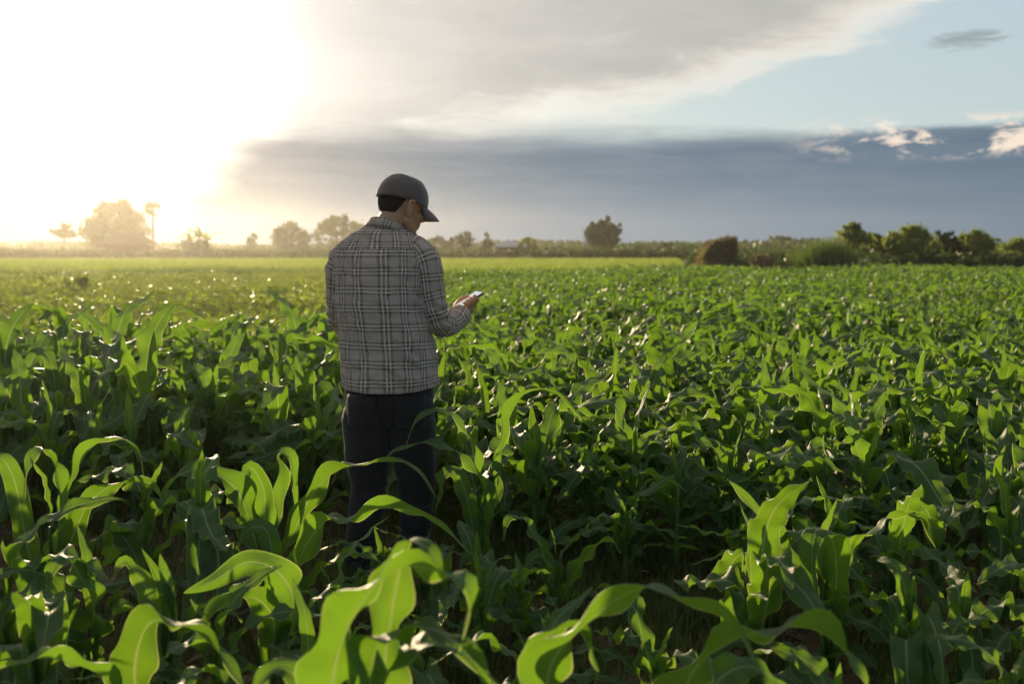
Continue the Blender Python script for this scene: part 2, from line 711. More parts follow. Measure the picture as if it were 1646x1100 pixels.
def make_plant(loc, h, rng, label, group, name='corn_plant', skip=(), custom=(), n=None):
    root = bpy.data.objects.new(name, None)
    root.empty_display_size = 0.1
    COL.objects.link(root)
    root.location = loc
    tag(root, label, 'corn plant', group)
    st = ob('stalk', STALKS[rng.randrange(len(STALKS))], root)
    st.scale = (h ** .5, h ** .5, h)
    st.rotation_euler.z = rng.uniform(0, 6.28)
    for i, (kind, k, z, a, s, tl) in enumerate(plan_plant(rng, h, n)):
        if kind in skip:
            continue
        lf = ob('leaf', LEAF[kind][k], root, (0, 0, z))
        lf.rotation_euler = (tl, tl * .7, a)
        lf.scale = (s, s, s)
    for me in custom:
        lf = ob('leaf', me, root)
    return root


def cr_spline(P, n):
    """Catmull-Rom through control rows, resampled evenly"""
    P = np.asarray(P, float)
    Q = np.vstack([2 * P[0] - P[1], P, 2 * P[-1] - P[-2]])
    out = []
    for i in range(len(P) - 1):
        p0, p1, p2, p3 = Q[i:i + 4]
        for t in np.linspace(0, 1, 16, endpoint=False):
            out.append(0.5 * (2 * p1 + (p2 - p0) * t + (2 * p0 - 5 * p1 + 4 * p2 - p3) * t * t + (3 * p1 - p0 - 3 * p2 + p3) * t ** 3))
    out.append(P[-1])
    out = np.array(out)
    d = np.r_[0, np.cumsum(np.linalg.norm(np.diff(out[:, :3], axis=0), axis=1))]
    q = np.linspace(0, d[-1], n)
    return np.stack([np.interp(q, d, out[:, c]) for c in range(out.shape[1])], -1)


def drawn_leaf(base, ctl, W, seed, ruf=0.014, nu=8, nv=46, foldk=1.0, prof=None):
    """ctl rows: (px, py, depth, roll) for the midrib; roll 0 = blade face to the sky, positive turns the right-hand margin up"""
    pts = []
    for px, py, Y, rl in ctl:
        p = at(px, py, Y)
        pts.append((p.x - base[0], p.y - base[1], p.z - base[2], rl))
    A = cr_spline(pts, nv + 1)
    C = A[:, :3]
    T = np.gradient(C, axis=0)
    T /= np.linalg.norm(T, axis=1)[:, None]
    # carry a frame along the curve without spinning
    side = np.cross(T[0], [0, 0, 1.0])
    if np.linalg.norm(side) < .25:
        h = C[-1] - C[0]
        h[2] = 0
        side = np.cross(h / np.linalg.norm(h), [0, 0, 1.0])
    Sd = np.zeros_like(C)
    side -= T[0] * side.dot(T[0])
    side /= np.linalg.norm(side)
    for i in range(len(C)):
        side = side - T[i] * side.dot(T[i])
        side /= np.linalg.norm(side)
        Sd[i] = side
    N = np.cross(Sd, T)
    rl = np.radians(A[:, 3])[:, None]
    Sd, N = Sd * np.cos(rl) + N * np.sin(rl), N * np.cos(rl) - Sd * np.sin(rl)
    s = np.linspace(0, 1, nv + 1)
    rng = np.random.RandomState(seed)
    fold = foldk * (R(12) + R(34) * (1 - smooth01(s / 0.6)) + R(14) * np.sin(s * 9 + rng.uniform(0, 6)))
    w = W / 2 * leaf_profile(s)
    V, uv, F = leaf_grid(C, Sd, N, w, fold, ruf, seed, nu)
    return mesh_data('corn_leaf_drawn', V, F, uv, M_CORN)
# ------------------------------------------------------------------ the corn one can tell apart
MAN_Y = 4.83
MAN_X = (625 - 823) / FPX * MAN_Y


def gx(px, Y):
    return (px - 823.0) / FPX * Y


# (column of the stalk, depth, relative height, label, kinds left out, drawn leaves [(width, seed, ruffle, rows)])
HERO = [
    (585, 2.08, 0.95, 'big blurred corn plant with a broad arching leaf at the bottom centre', ('mid', 'up', 'low'), [
        (.118, 3, .012, [(585, 1330, 2.08, 10), (535, 1120, 2.05, 14), (572, 985, 2.02, 18), (640, 915, 2.0, 14), (705, 918, 1.98, 10), (757, 945, 1.97, 0), (742, 1050, 1.97, 0)]),
        (.110, 5, .013, [(590, 1330, 2.09, 20), (618, 1060, 2.12, 34), (640, 930, 2.12, 34), (652, 872, 2.10, 24), (690, 884, 2.06, 14), (712, 930, 2.03, 10)]),
        (.100, 8, .015, [(588, 1340, 2.07, 0), (600, 1060, 2.02, 12), (668, 1008, 1.98, 14), (745, 1040, 1.95, 16), (818, 1120, 1.94, 10)]),
        (.090, 9, .012, [(585, 1330, 2.1, 0), (600, 1130, 2.13, -14), (655, 1040, 2.15, -10), (745, 1050, 2.15, -8), (800, 1150, 2.15, 0)]),
        (.095, 12, .012, [(580, 1330, 2.06, 0), (520, 1150, 2.1, 20), (455, 1075, 2.12, 24), (395, 1120, 2.12, 10)])]),
    (915, 2.22, 0.92, 'blurred corn plant with one long leaf arched like a bridge, lower right of the man', ('mid', 'up', 'low', 'whorl'), [
        (.112, 21, .011, [(915, 1300, 2.22, 10), (880, 1100, 2.2, 26), (935, 1010, 2.18, 34), (1032, 945, 2.16, 28), (1110, 975, 2.14, 22), (1168, 998, 2.13, 12), (1215, 1060, 2.13, 5)]),
        (.100, 22, .013, [(912, 1300, 2.23, 0), (880, 1120, 2.26, 40), (872, 1035, 2.27, 46), (925, 1010, 2.26, 30), (965, 1080, 2.25, 10)])]),
    (1112, 2.30, 0.86, 'blurred corn plant with a wavy leaf reaching to the right at the bottom edge', ('mid', 'up', 'low', 'whorl'), [
        (.108, 31, .016, [(1112, 1300, 2.3, 10), (1102, 1110, 2.28, 30), (1165, 1038, 2.26, 34), (1255, 1010, 2.24, 26), (1325, 1020, 2.23, 14), (1385, 1085, 2.22, 4), (1400, 1150, 2.22, 0)]),
        (.090, 32, .013, [(1115, 1300, 2.31, 0), (1140, 1120, 2.36, -20), (1205, 1072, 2.4, -16), (1275, 1120, 2.42, 0)])]),
    (235, 2.55, 0.88, 'blurred corn plant with pale folded leaf in the lower left corner region', ('mid', 'up', 'low', 'whorl'), [
        (.105, 41, .012, [(235, 1230, 2.55, 20), (216, 1085, 2.54, 34), (240, 1003, 2.52, 36), (300, 1008, 2.48, 30), (352, 1050, 2.45, 24), (402, 1120, 2.44, 10)]),
        (.092, 42, .010, [(232, 1230, 2.56, 0), (190, 1110, 2.5, 4), (100, 1062, 2.45, 8), (10, 1068, 2.42, 10), (-40, 1110, 2.4, 5)]),
        (.080, 43, .012, [(238, 1230, 2.57, 0), (268, 1120, 2.62, 30), (330, 1080, 2.66, 30), (385, 1120, 2.68, 10)])]),
    (128, 3.25, 0.80, 'corn plant with a bright upright leaf among darker ones, lower left', ('mid', 'up'), [
        (.100, 51, .012, [(128, 1120, 3.25, 30), (150, 985, 3.24, 58), (128, 925, 3.22, 62), (104, 893, 3.2, 50), (84, 915, 3.17, 30), (78, 965, 3.15, 20)]),
        (.092, 52, .014, [(126, 1120, 3.26, 0), (100, 960, 3.28, 20), (52, 918, 3.3, 26), (0, 925, 3.32, 20), (-40, 960, 3.33, 5)]),
        (.095, 53, .014, [(126, 1120, 3.24, 0), (95, 990, 3.2, 26), (55, 950, 3.17, 30), (10, 985, 3.15, 30), (-12, 1050, 3.14, 10)]),
        (.085, 54, .012, [(130, 1120, 3.25, 0), (175, 1000, 3.3, 20), (235, 985, 3.33, 24), (270, 1040, 3.35, 0)])]),
    (262, 3.30, 0.78, 'corn plant with two bright translucent upright leaves, lower left', ('mid', 'up'), [
        (.085, 61, .008, [(262, 1110, 3.3, 40), (250, 985, 3.3, 60), (225, 930, 3.29, 60), (200, 902, 3.27, 45), (180, 930, 3.25, 30)]),
        (.055, 62, .006, [(264, 1110, 3.3, 50), (272, 985, 3.3, 70), (255, 930, 3.3, 70), (228, 882, 3.3, 60)]),
        (.080, 63, .012, [(266, 1110, 3.31, 0), (300, 1010, 3.34, 26), (345, 965, 3.36, 26), (390, 1000, 3.37, 10)])]),
    (430, 3.25, 0.80, 'corn plant with a wide dark tent-like leaf, left of the blurred centre plant', ('mid', 'up'), [
        (.120, 71, .010, [(430, 1120, 3.25, 0), (470, 985, 3.24, 20), (450, 925, 3.2, 26), (400, 905, 3.15, 24), (345, 935, 3.1, 20), (295, 955, 3.06, 10)]),
        (.105, 72, .011, [(428, 1120, 3.24, 0), (440, 1000, 3.18, 30), (400, 960, 3.12, 30), (345, 985, 3.08, 20), (310, 1030, 3.06, 10)]),
        (.085, 73, .012, [(434, 1120, 3.27, 0), (485, 1000, 3.32, 14), (530, 945, 3.36, 20), (565, 970, 3.38, 10)])]),
    (418, 4.35, 0.74, 'bright backlit corn plant with a leaf crossing the man at thigh height', ('mid', 'up', 'whorl'), [
        (.120, 81, .012, [(418, 960, 4.35, 30), (412, 880, 4.35, 52), (385, 795, 4.33, 58), (345, 762, 4.3, 40), (300, 758, 4.27, 20), (268, 790, 4.25, 10), (262, 850, 4.24, 0)]),
        (.110, 82, .008, [(420, 960, 4.37, 40), (424, 870, 4.4, 70), (424, 790, 4.42, 70), (400, 752, 4.42, 50), (385, 800, 4.4, 30)]),
        (.095, 83, .012, [(424, 960, 4.35, 0), (470, 860, 4.33, 40), (502, 795, 4.3, 40), (545, 756, 4.26, 24), (620, 742, 4.2, 16), (668, 752, 4.16, 12), (700, 800, 4.14, 8)]),
        (.085, 84, .010, [(420, 960, 4.38, 0), (445, 840, 4.44, 60), (455, 775, 4.47, 64), (448, 732, 4.48, 50), (470, 745, 4.46, 30), (476, 830, 4.45, 10)])]),
    (455, 3.95, 0.66, 'corn plant with a long wavy leaf crossing the man at the knees', ('mid', 'up', 'whorl'), [
        (.100, 91, .013, [(455, 1020, 3.95, 0), (480, 905, 3.94, 34), (518, 842, 3.9, 30), (560, 832, 3.86, 26), (608, 818, 3.83, 40), (660, 822, 3.8, 46), (705, 845, 3.78, 30), (762, 892, 3.76, 16)]),
        (.075, 92, .012, [(455, 1020, 3.97, 0), (505, 930, 3.97, 20), (560, 888, 3.96, 20), (610, 905, 3.95, 10), (650, 950, 3.95, 0)]),
        (.085, 93, .011, [(452, 1020, 3.96, 0), (440, 905, 4.0, 50), (425, 850, 4.02, 50), (390, 860, 4.02, 30), (375, 920, 4.02, 10)])]),
    (70, 4.25, 0.86, 'tall bushy corn plant with upright glowing leaves at the left edge', ('mid', 'up'), [
        (.105, 101, .010, [(70, 980, 4.25, 30), (95, 850, 4.25, 60), (92, 765, 4.25, 62), (70, 722, 4.23, 40), (45, 745, 4.2, 30), (38, 810, 4.18, 10)]),
        (.100, 102, .012, [(68, 980, 4.26, 30), (40, 860, 4.28, 50), (22, 770, 4.3, 56), (-5, 735, 4.3, 30), (-40, 790, 4.3, 10)]),
        (.085, 103, .012, [(72, 980, 4.27, 0), (100, 830, 4.32, 30), (135, 735, 4.36, 26), (185, 702, 4.4, 22), (225, 735, 4.42, 14), (236, 800, 4.43, 0)]),
        (.090, 104, .013, [(72, 980, 4.24, 0), (110, 880, 4.2, 30), (150, 800, 4.17, 30), (215, 775, 4.14, 22), (258, 800, 4.12, 10), (270, 860, 4.12, 0)])]),
    (893, 4.25, 0.62, 'small lone corn plant standing in the grassy gap to the right of the man', ('mid', 'up', 'low'), [
        (.080, 111, .010, [(893, 1000, 4.25, 20), (888, 930, 4.24, 48), (868, 880, 4.22, 44), (845, 838, 4.2, 30), (818, 832, 4.17, 20), (808, 870, 4.15, 10)]),
        (.080, 112, .010, [(895, 1000, 4.25, 20), (915, 940, 4.24, 46), (948, 890, 4.22, 40), (978, 868, 4.2, 30), (1000, 890, 4.18, 10)]),
        (.075, 113, .008, [(894, 1000, 4.26, 40), (885, 935, 4.28, 64), (872, 895, 4.29, 60), (850, 905, 4.29, 40), (835, 950, 4.29, 10)]),
        (.070, 114, .009, [(894, 1000, 4.26, 0), (930, 960, 4.3, 20), (985, 945, 4.33, 20), (1020, 990, 4.35, 0)])]),
    (1335, 3.55, 0.90, 'corn plant with a pale leaf hanging straight down, right foreground', ('mid',), [
        (.095, 121, .010, [(1335, 1080, 3.55, 0), (1345, 930, 3.52, 20), (1335, 862, 3.46, 20), (1310, 855, 3.4, 10), (1305, 920, 3.37, 4), (1318, 1000, 3.36, 0), (1322, 1040, 3.36, 0)]),
        (.095, 122, .012, [(1337, 1080, 3.55, 0), (1290, 930, 3.58, 40), (1235, 850, 3.6, 40), (1190, 790, 3.62, 30), (1170, 770, 3.62, 20)]),
        (.100, 123, .012, [(1340, 1080, 3.56, 0), (1370, 900, 3.6, 30), (1420, 838, 3.63, 26), (1475, 830, 3.66, 20), (1505, 880, 3.67, 5)])]),
    (770, 4.70, 0.78, 'corn plant beside the man with leaves bending over his hip', ('mid', 'up'), [
        (.075, 131, .010, [(770, 930, 4.7, 0), (765, 760, 4.68, 30), (748, 690, 4.66, 26), (712, 660, 4.63, 20), (672, 672, 4.6, 14), (652, 715, 4.58, 4)]),
        (.080, 132, .011, [(772, 930, 4.7, 0), (780, 800, 4.66, 30), (745, 735, 4.62, 24), (690, 712, 4.58, 16), (640, 722, 4.55, 10), (615, 742, 4.54, 4)]),
        (.085, 133, .012, [(772, 930, 4.72, 0), (800, 790, 4.76, 46), (812, 690, 4.79, 40), (850, 628, 4.82, 30), (905, 640, 4.85, 20), (950, 690, 4.86, 6)]),
        (.085, 134, .011, [(770, 930, 4.7, 0), (758, 840, 4.74, 50), (740, 770, 4.76, 50), (715, 760, 4.76, 30), (700, 830, 4.76, 5)])]),
    (528, 3.62, 0.60, 'short corn plant just left of the man in front of his foot', ('low',), []),
    (648, 3.40, 0.52, 'short dark corn plant straight in front of the man\'s feet', ('low',), []),
    (705, 3.85, 0.56, 'short corn plant in front of the man\'s right leg', ('low',), []),
    (772, 3.55, 0.66, 'short corn plant right of the blurred centre plant in the gap', ('low',), []),
    (838, 3.75, 0.60, 'short corn plant at the near edge of the grassy gap', ('low',), []),
    (492, 2.78, 0.76, 'added corn plant close behind the blurred centre plant, on its left', ('low',), []),  # added to cast shade on the centre plant's flat leaves
    (668, 2.95, 0.66, 'added low corn plant peeking out right behind the blurred centre plant', ('low',), []),  # likewise added, to shade the centre plant from behind
    (862, 2.85, 0.68, 'added corn plant behind the bridge-shaped leaf, at its left end', ('low',), []),  # added to throw shadow on the arched leaf
    (1062, 2.95, 0.66, 'added corn plant under the right end of the bridge-shaped leaf', ('low',), []),  # added as well, for shade around the arched leaf
    (330, 2.95, 0.80, 'corn plant between the pale folded leaf and the tent-like leaf', ('low',), []),
    (1010, 4.55, 0.66, 'small corn plant at the back of the grassy gap', ('low',), []),
]
prng = random.Random(5)
placed = []
n_ind = 0
for k, (px, Y, h, label, skip, leaves) in enumerate(HERO):
    base = (gx(px, Y), Y, 0.0)
    cust = [drawn_leaf(base, ctl, W, sd, ruf * 1.5) for (W, sd, ruf, ctl) in leaves]
    make_plant(base, h, prng, label, 'corn plants nearest the camera', skip=skip, custom=cust)
    placed.append(base)
    n_ind += 1

ORD = ['first', 'second', 'third', 'fourth', 'fifth', 'sixth', 'seventh', 'eighth', 'ninth', 'tenth', 'eleventh', 'twelfth', 'thirteenth', 'fourteenth', 'fifteenth', 'sixteenth', 'seventeenth', 'eighteenth', 'nineteenth', 'twentieth', 'twenty-first', 'twenty-second', 'twenty-third', 'twenty-fourth', 'twenty-fifth', 'twenty-sixth', 'twenty-seventh', 'twenty-eighth', 'twenty-ninth', 'thirtieth']
rows = []
y = 2.75
while y < 4.7:
    rows.append((y, 'front'))
    y += 0.68
front_rows = len(rows)
y = 4.95
while y < 12:
    rows.append((y, 'back'))
    y += 0.66
FAR0 = None
for ri, (ry, side) in enumerate(rows):
    x = -0.50 * ry - 0.3
    xe = 0.50 * ry + 0.3
    if n_ind > 285 and side == 'back':
        FAR0 = ry
        break
    row_plants = []
    while x < xe:
        x += prng.uniform(0.15, 0.27)
        Y = ry + prng.gauss(0, 0.07) - x * 0.06
        X = x
        px = 823 + FPX * X / Y
        h = prng.uniform(0.84, 1.10)
        if side == 'front':
            if Y < 2.6 or (Y < 3.2 and prng.random() < .45):
                continue
            h *= .92 if px < 430 else .95
            if 440 < px < 800:
                lim = (CAM_H - (800 - 400) / FPX * Y) / .86
                if Y < 3.2 or Y > 4.45 or lim < .45:
                    continue
                h = min(h, lim) * prng.uniform(.88, 1.0)
            if px < 560 and 3.7 < Y < 4.7 and prng.random() < .2:
                continue
            if 780 < px < 1190 and Y > 3.0:
                continue
            if any((X - q[0]) ** 2 + (Y - q[1]) ** 2 < .28 ** 2 for q in placed):
                continue
            if px > 1100:
                h *= .80 if Y < 3.3 else .84
        else:
            if Y < 5.25 and (px < 780 or (px < 1150 and prng.random() < .35)):
                continue
            if Y < 5.9 and (px < 500 and prng.random() < .3):
                continue
            if abs(X - MAN_X) < .38 and Y < 5.3:
                continue
            h *= (1.0 + .04 * min(1, (Y - 5) / 3)) * (1.20 if px < 560 and Y > 5.8 else 1.0)
        if not (-70 < px < 1716):
            continue
        row_plants.append((X, Y, h, px))
    row_plants.sort(key=lambda q: q[0])
    left = [q for q in row_plants if q[3] < 625][::-1]
    right = [q for q in row_plants if q[3] >= 625]
    for lr, lst in (('left', left), ('right', right)):
        for i_, (X, Y, h, px) in enumerate(lst):
            if side == 'front':
                lab = 'corn plant, %s %s of the man, in the %s row from the camera' % (ORD[i_], lr, ORD[ri])
                grp = 'foreground corn, %s row' % ORD[ri]
            else:
                lab = 'young corn plant, %s %s of the man, in the %s row behind him' % (ORD[i_], lr, ORD[ri - front_rows])
                grp = 'corn in the %s row behind the man' % ORD[ri - front_rows]
            make_plant((X, Y, 0), h, prng, lab, grp)
            n_ind += 1
FAR0 = FAR0 or rows[-1][0] + .6
print('corn individuals', n_ind, 'stuff from', FAR0)


# ------------------------------------------------------------------ the rest of the field: one mass
def joined_plant(seed, h=1.0, nu=4, nv=10):
    rng = random.Random(seed)
    VV, UU, FF, o = [], [], [], 0
    for (kind, k, z, a, s, tl) in plan_plant(rng, h, 9):
        V, uv, F = arch_leaf(*LEAFRAW[kind][k], nu=nu, nv=nv)
        m = np.array(Euler((tl, tl * .7, a)).to_matrix())
        VV.append((V * s) @ m.T + [0, 0, z])
        UU.append(uv)
        FF.append(F + o)
        o += len(V)
    return mesh_data('corn_kind', np.vstack(VV), np.vstack(FF), np.vstack(UU), M_CORN)


CORN_KINDS = [joined_plant(100 + i) for i in range(9)]


def bean_kind(seed, r=.26, h=.34, n=46, ls=.085):
    rng = np.random.RandomState(seed)
    V, F, U = [], [], []
    for i in range(n):
        a, d = rng.uniform(0, 6.28), r * rng.uniform(0, 1) ** .6
        z = h * (0.25 + 0.75 * rng.uniform(0, 1) ** .7) * (1 - .35 * (d / r) ** 2)
        c = np.array([d * math.cos(a), d * math.sin(a), z])
        m = np.array(Euler((rng.uniform(-.9, .9), rng.uniform(-.9, .9), rng.uniform(0, 6.28))).to_matrix())
        s = ls * rng.uniform(.7, 1.3)
        q = np.array([[-.5, 0, 0], [-.1, -.36, .08], [.5, 0, -.05], [-.1, .36, .08], [0, 0, 0]]) * s
        o = len(V)
        V += list((q @ m.T) + c)
        U += [(0.5, 0), (0, .5), (.5, 1), (1, .5), (.5, .5)]
        F += [(o, o + 1, o + 4), (o + 1, o + 2, o + 4), (o + 2, o + 3, o + 4), (o + 3, o, o + 4)]
    return mesh_data('bean_kind', V, np.array(F), U, M_BEAN)


M_BEAN = leafy('bean_leaf', (0.075, 0.125, 0.026), (0.34, 0.46, 0.040), 0.46, rough=.45, spec=.35, big_patches=True)
BEAN_KINDS = [bean_kind(300 + i) for i in range(6)]
rg = np.random.RandomState(21)


def bean_zone(X, Y):
    """the low leafy crop lies behind the corn on the sun's side"""
    return (823 + FPX * X / Y) < 640 + 3.0 * (Y - 10) + 40 * math.sin(Y * .7)


P, Rt, Sc, Ix = [], [], [], []
Pb, Rb, Sb, Ib = [], [], [], []
Y = FAR0
while Y < 57:
    hw = 0.62 * Y + 4.0
    step = 0.20 if Y < 30 else .27
    for X in np.arange(-hw, hw, step):
        x2, y2 = X + rg.uniform(-.09, .09), Y + rg.uniform(-.16, .16) - X * .06
        if bean_zone(x2, y2) and y2 > 11.2:
            continue
        if y2 > 51 + .4 * math.sin(x2) and 823 + FPX * x2 / y2 < 985:
            continue
        patch = 0.92 + 0.16 * math.sin(x2 * .45 + y2 * .22) * math.sin(y2 * .31 - x2 * .17)
        P.append((x2, y2, 0))
        Rt.append((rg.uniform(-.08, .08), rg.uniform(-.08, .08), rg.uniform(0, 6.28)))
        Sc.append(rg.uniform(.80, 1.10) * patch)
        Ix.append(rg.randint(len(CORN_KINDS)))
    Y += 0.62 if Y < 30 else .8
# margins beside the picture so that the field goes on
for Y in np.arange(1.0, FAR0 - .3, .66):
    for s in (-1, 1):
        for X in np.arange(.5 * Y + .55, .5 * Y + 3.2, .24):
            P.append((s * X, Y + rg.uniform(-.1, .1), 0))
            Rt.append((0, 0, rg.uniform(0, 6.28)))
            Sc.append(rg.uniform(.8, 1.05))
            Ix.append(rg.randint(len(CORN_KINDS)))
tag(scatter('corn_field', P, Rt, Sc, Ix, CORN_KINDS), 'broad mass of green corn stretching away behind the rows near the man', 'corn field', kind='stuff')
Y = 11.6
while Y < 51:
    hw = 0.85 * Y + 6.0
    for X in np.arange(-hw, min(hw, 8), .34 if Y < 30 else .5):
        x2, y2 = X + rg.uniform(-.15, .15), Y + rg.uniform(-.2, .2)
        if not bean_zone(x2, y2):
            continue
        gap = math.sin(y2 * .9 + .25 * math.sin(x2 * .6) + x2 * .05)
        if gap < -.75:
            continue
        Pb.append((x2, y2, 0))
        Rb.append((0, 0, rg.uniform(0, 6.28)))
        Sb.append(rg.uniform(.8, 1.35) * (1.0 + .15 * gap))
        Ib.append(rg.randint(len(BEAN_KINDS)))
    Y += 0.42 if Y < 30 else .6
tag(scatter('bean_field', Pb, Rb, Sb, Ib, BEAN_KINDS), 'low leafy bean crop behind the corn towards the sun', 'bean crop', kind='stuff')
print('corn stuff', len(P), 'bean', len(Pb))


# weeds and grass on the soil between the rows
def tuft(seed, n=16, h=.10, w=.006, r=.06, mat=None, lean=.6):
    rng = np.random.RandomState(seed)
    V, F, U = [], [], []
    for i in range(n):
        a, d = rng.uniform(0, 6.28), r * rng.uniform(0, 1)
        b = np.array([d * math.cos(a), d * math.sin(a), 0])
        ln = rng.uniform(.5, 1.2) * h
        az_ = rng.uniform(0, 6.28)
        k = rng.uniform(.1, lean)
        out = np.array([math.cos(az_), math.sin(az_), 0])
        sd = np.array([-out[1], out[0], 0]) * w
        o = len(V)
        for f, ww in ((0, 1), (.5, .8), (1, .05)):
            c = b + out * ln * k * f * f + np.array([0, 0, ln * f * (1 - .3 * k * f)])
            V += [c - sd * ww, c + sd * ww]
            U += [(0, f), (1, f)]
        F += [(o, o + 1, o + 3, o + 2), (o + 2, o + 3, o + 5, o + 4)]
    return mesh_data('tuft', V, np.array(F), U, mat)


M_GRASS = leafy('weed_grass', (0.050, 0.085, 0.020), (0.14, 0.22, 0.025), 0.4, rough=.5, spec=.3, hues=(.7, (0.13, 0.11, 0.045)))
TUFTS = [tuft(i, 18, .10, .0035, .07, M_GRASS) for i in range(6)]
Pw, Rw, Sw, Iw = [], [], [], []
for i in range(8000):
    Y = rg.uniform(2.4, 9.5)
    X = rg.uniform(-.5 * Y - .3, .5 * Y + .3)
    px = 823 + FPX * X / Y
    dens = .4
    if 700 < px < 1250 and Y < 6.5:
        dens = 1.0
    if rg.uniform() > dens:
        continue
    Pw.append((X, Y, 0))
    Rw.append((0, 0, rg.uniform(0, 6.28)))
    Sw.append(rg.uniform(.5, 1.5))
    Iw.append(rg.randint(6))
tag(scatter('weeds', Pw, Rw, Sw, Iw, TUFTS), 'thin weeds and grass on the soil between corn plants', 'weeds', kind='stuff')

M_LITTER = leafy('dry_litter', (0.20, 0.14, 0.07), (0.14, 0.10, 0.04), 0.25, rough=.8, spec=.15, var=.4)


def litter_kind(seed):
    V, uv, F = arch_leaf(seed, .16, .022, 60, 110, 0, 1, .8, 1.2, .004, 2, 6)
    return mesh_data('litter', V, F, uv, M_LITTER)


LK_ = [litter_kind(i) for i in range(5)]
Pl = [(rg.uniform(-.5, .5) * y_, y_, .012) for y_ in rg.uniform(2.4, 9.0, 1500)]
tag(scatter('leaf_litter', Pl, [(rg.uniform(-.5, .5), rg.uniform(-.2, .6), rg.uniform(0, 6.28)) for _ in Pl], rg.uniform(.5, 1.4, len(Pl)), rg.randint(0, 5, len(Pl)), LK_), 'scraps of dry leaf lying on the soil', 'leaf litter', kind='stuff')
# ------------------------------------------------------------------ beyond the field
M_TREE = leafy('tree_leaf', (0.040, 0.070, 0.020), (0.10, 0.15, 0.025), 0.40, rough=.5, spec=.3, var=.4)
M_TREE_Y = leafy('shrub_leaf', (0.105, 0.155, 0.028), (0.36, 0.46, 0.05), 0.52, rough=.45, spec=.35, var=.35, hues=(.72, (0.17, 0.16, 0.03)))
M_REED = leafy('reed_leaf', (0.060, 0.100, 0.025), (0.18, 0.28, 0.04), 0.45, rough=.5, spec=.3)
M_RICE = leafy('rice_leaf', (0.110, 0.170, 0.030), (0.34, 0.46, 0.04), 0.5, rough=.5, spec=.3)
M_CROP = leafy('far_crop_leaf', (0.045, 0.075, 0.020), (0.10, 0.16, 0.02), 0.35, rough=.5, spec=.3)
M_BARK = plain('bark', (0.11, 0.085, 0.06), .9, .1)
M_THATCH = plain('thatch', (0.14, 0.11, 0.07), .95, .1)
M_WOOD = plain('weathered_wood', (0.13, 0.10, 0.075), .85, .15)
M_TIN = plain('tin_roof', (0.42, 0.40, 0.38), .5, .5)
M_RUST = plain('rusty_tin', (0.26, 0.11, 0.07), .7, .3)
M_DRY = leafy('dry_brush', (0.30, 0.22, 0.12), (0.26, 0.19, 0.09), 0.35, rough=.8, spec=.15, var=.35)


def leaf_cloud(rng, lumps, n, ls, flat=.75, shell=.75, stretch=1.7):
    """quads spread over the outer part of a set of lumps (centre, radii); lower halves are thinner"""
    lumps = [(np.array(c, float), np.array(r, float)) for c, r in lumps]
    wts = np.array([r[0] * r[2] for _, r in lumps])
    wts = wts / wts.sum()
    pick = rng.choice(len(lumps), n, p=wts)
    C = np.array([l[0] for l in lumps])[pick]
    Rr = np.array([l[1] for l in lumps])[pick]
    d = rng.normal(size=(n, 3))
    d /= np.linalg.norm(d, axis=1)[:, None]
    low = d[:, 2] < -.2
    d[low & (rng.uniform(size=n) < .5), 2] *= -1
    rad = 1 - shell * rng.uniform(size=n) ** 1.2 + rng.normal(size=n) * .26
    c = C + Rr * d * rad[:, None]
    nr = d + rng.normal(size=(n, 3)) * flat
    nr /= np.linalg.norm(nr, axis=1)[:, None]
    t = np.cross(nr, rng.normal(size=(n, 3)))
    t /= np.linalg.norm(t, axis=1)[:, None]
    b = np.cross(nr, t)
    s = ls * rng.uniform(.55, 1.35, size=n)[:, None]
    V = np.stack([c - t * s * stretch * .5, c - b * s * .42 + nr * s * .12, c + t * s * stretch * .5, c + b * s * .42 + nr * s * .12], 1).reshape(-1, 3)
    F = np.arange(4 * n).reshape(n, 4)
    return V, F


def crown_lumps(rng, w, h, z0, k, size=.3, dome=True, yw=None):
    """k lumps filling a crown w wide and h tall that starts at z0"""
    L = []
    for i in range(k):
        a = rng.uniform(0, 6.28)
        f = rng.uniform(.15, 1) ** .6
        u = rng.uniform(0, 1)
        prof = math.sqrt(max(.05, 1 - (2 * u - .85) ** 2 * .8)) if dome else (1 - .75 * u)
        r = w / 2 * prof * f
        rr = size * w * rng.uniform(.25, .62) * (.8 if u > .7 else 1)
        lim = max(.1, w / 2 * prof - rr * .6)
        r = min(r, lim)
        L.append(((r * math.cos(a), r * math.sin(a) * (yw or .85), z0 + h * (.1 + .80 * u)), (rr, rr, rr * .72)))
    return L


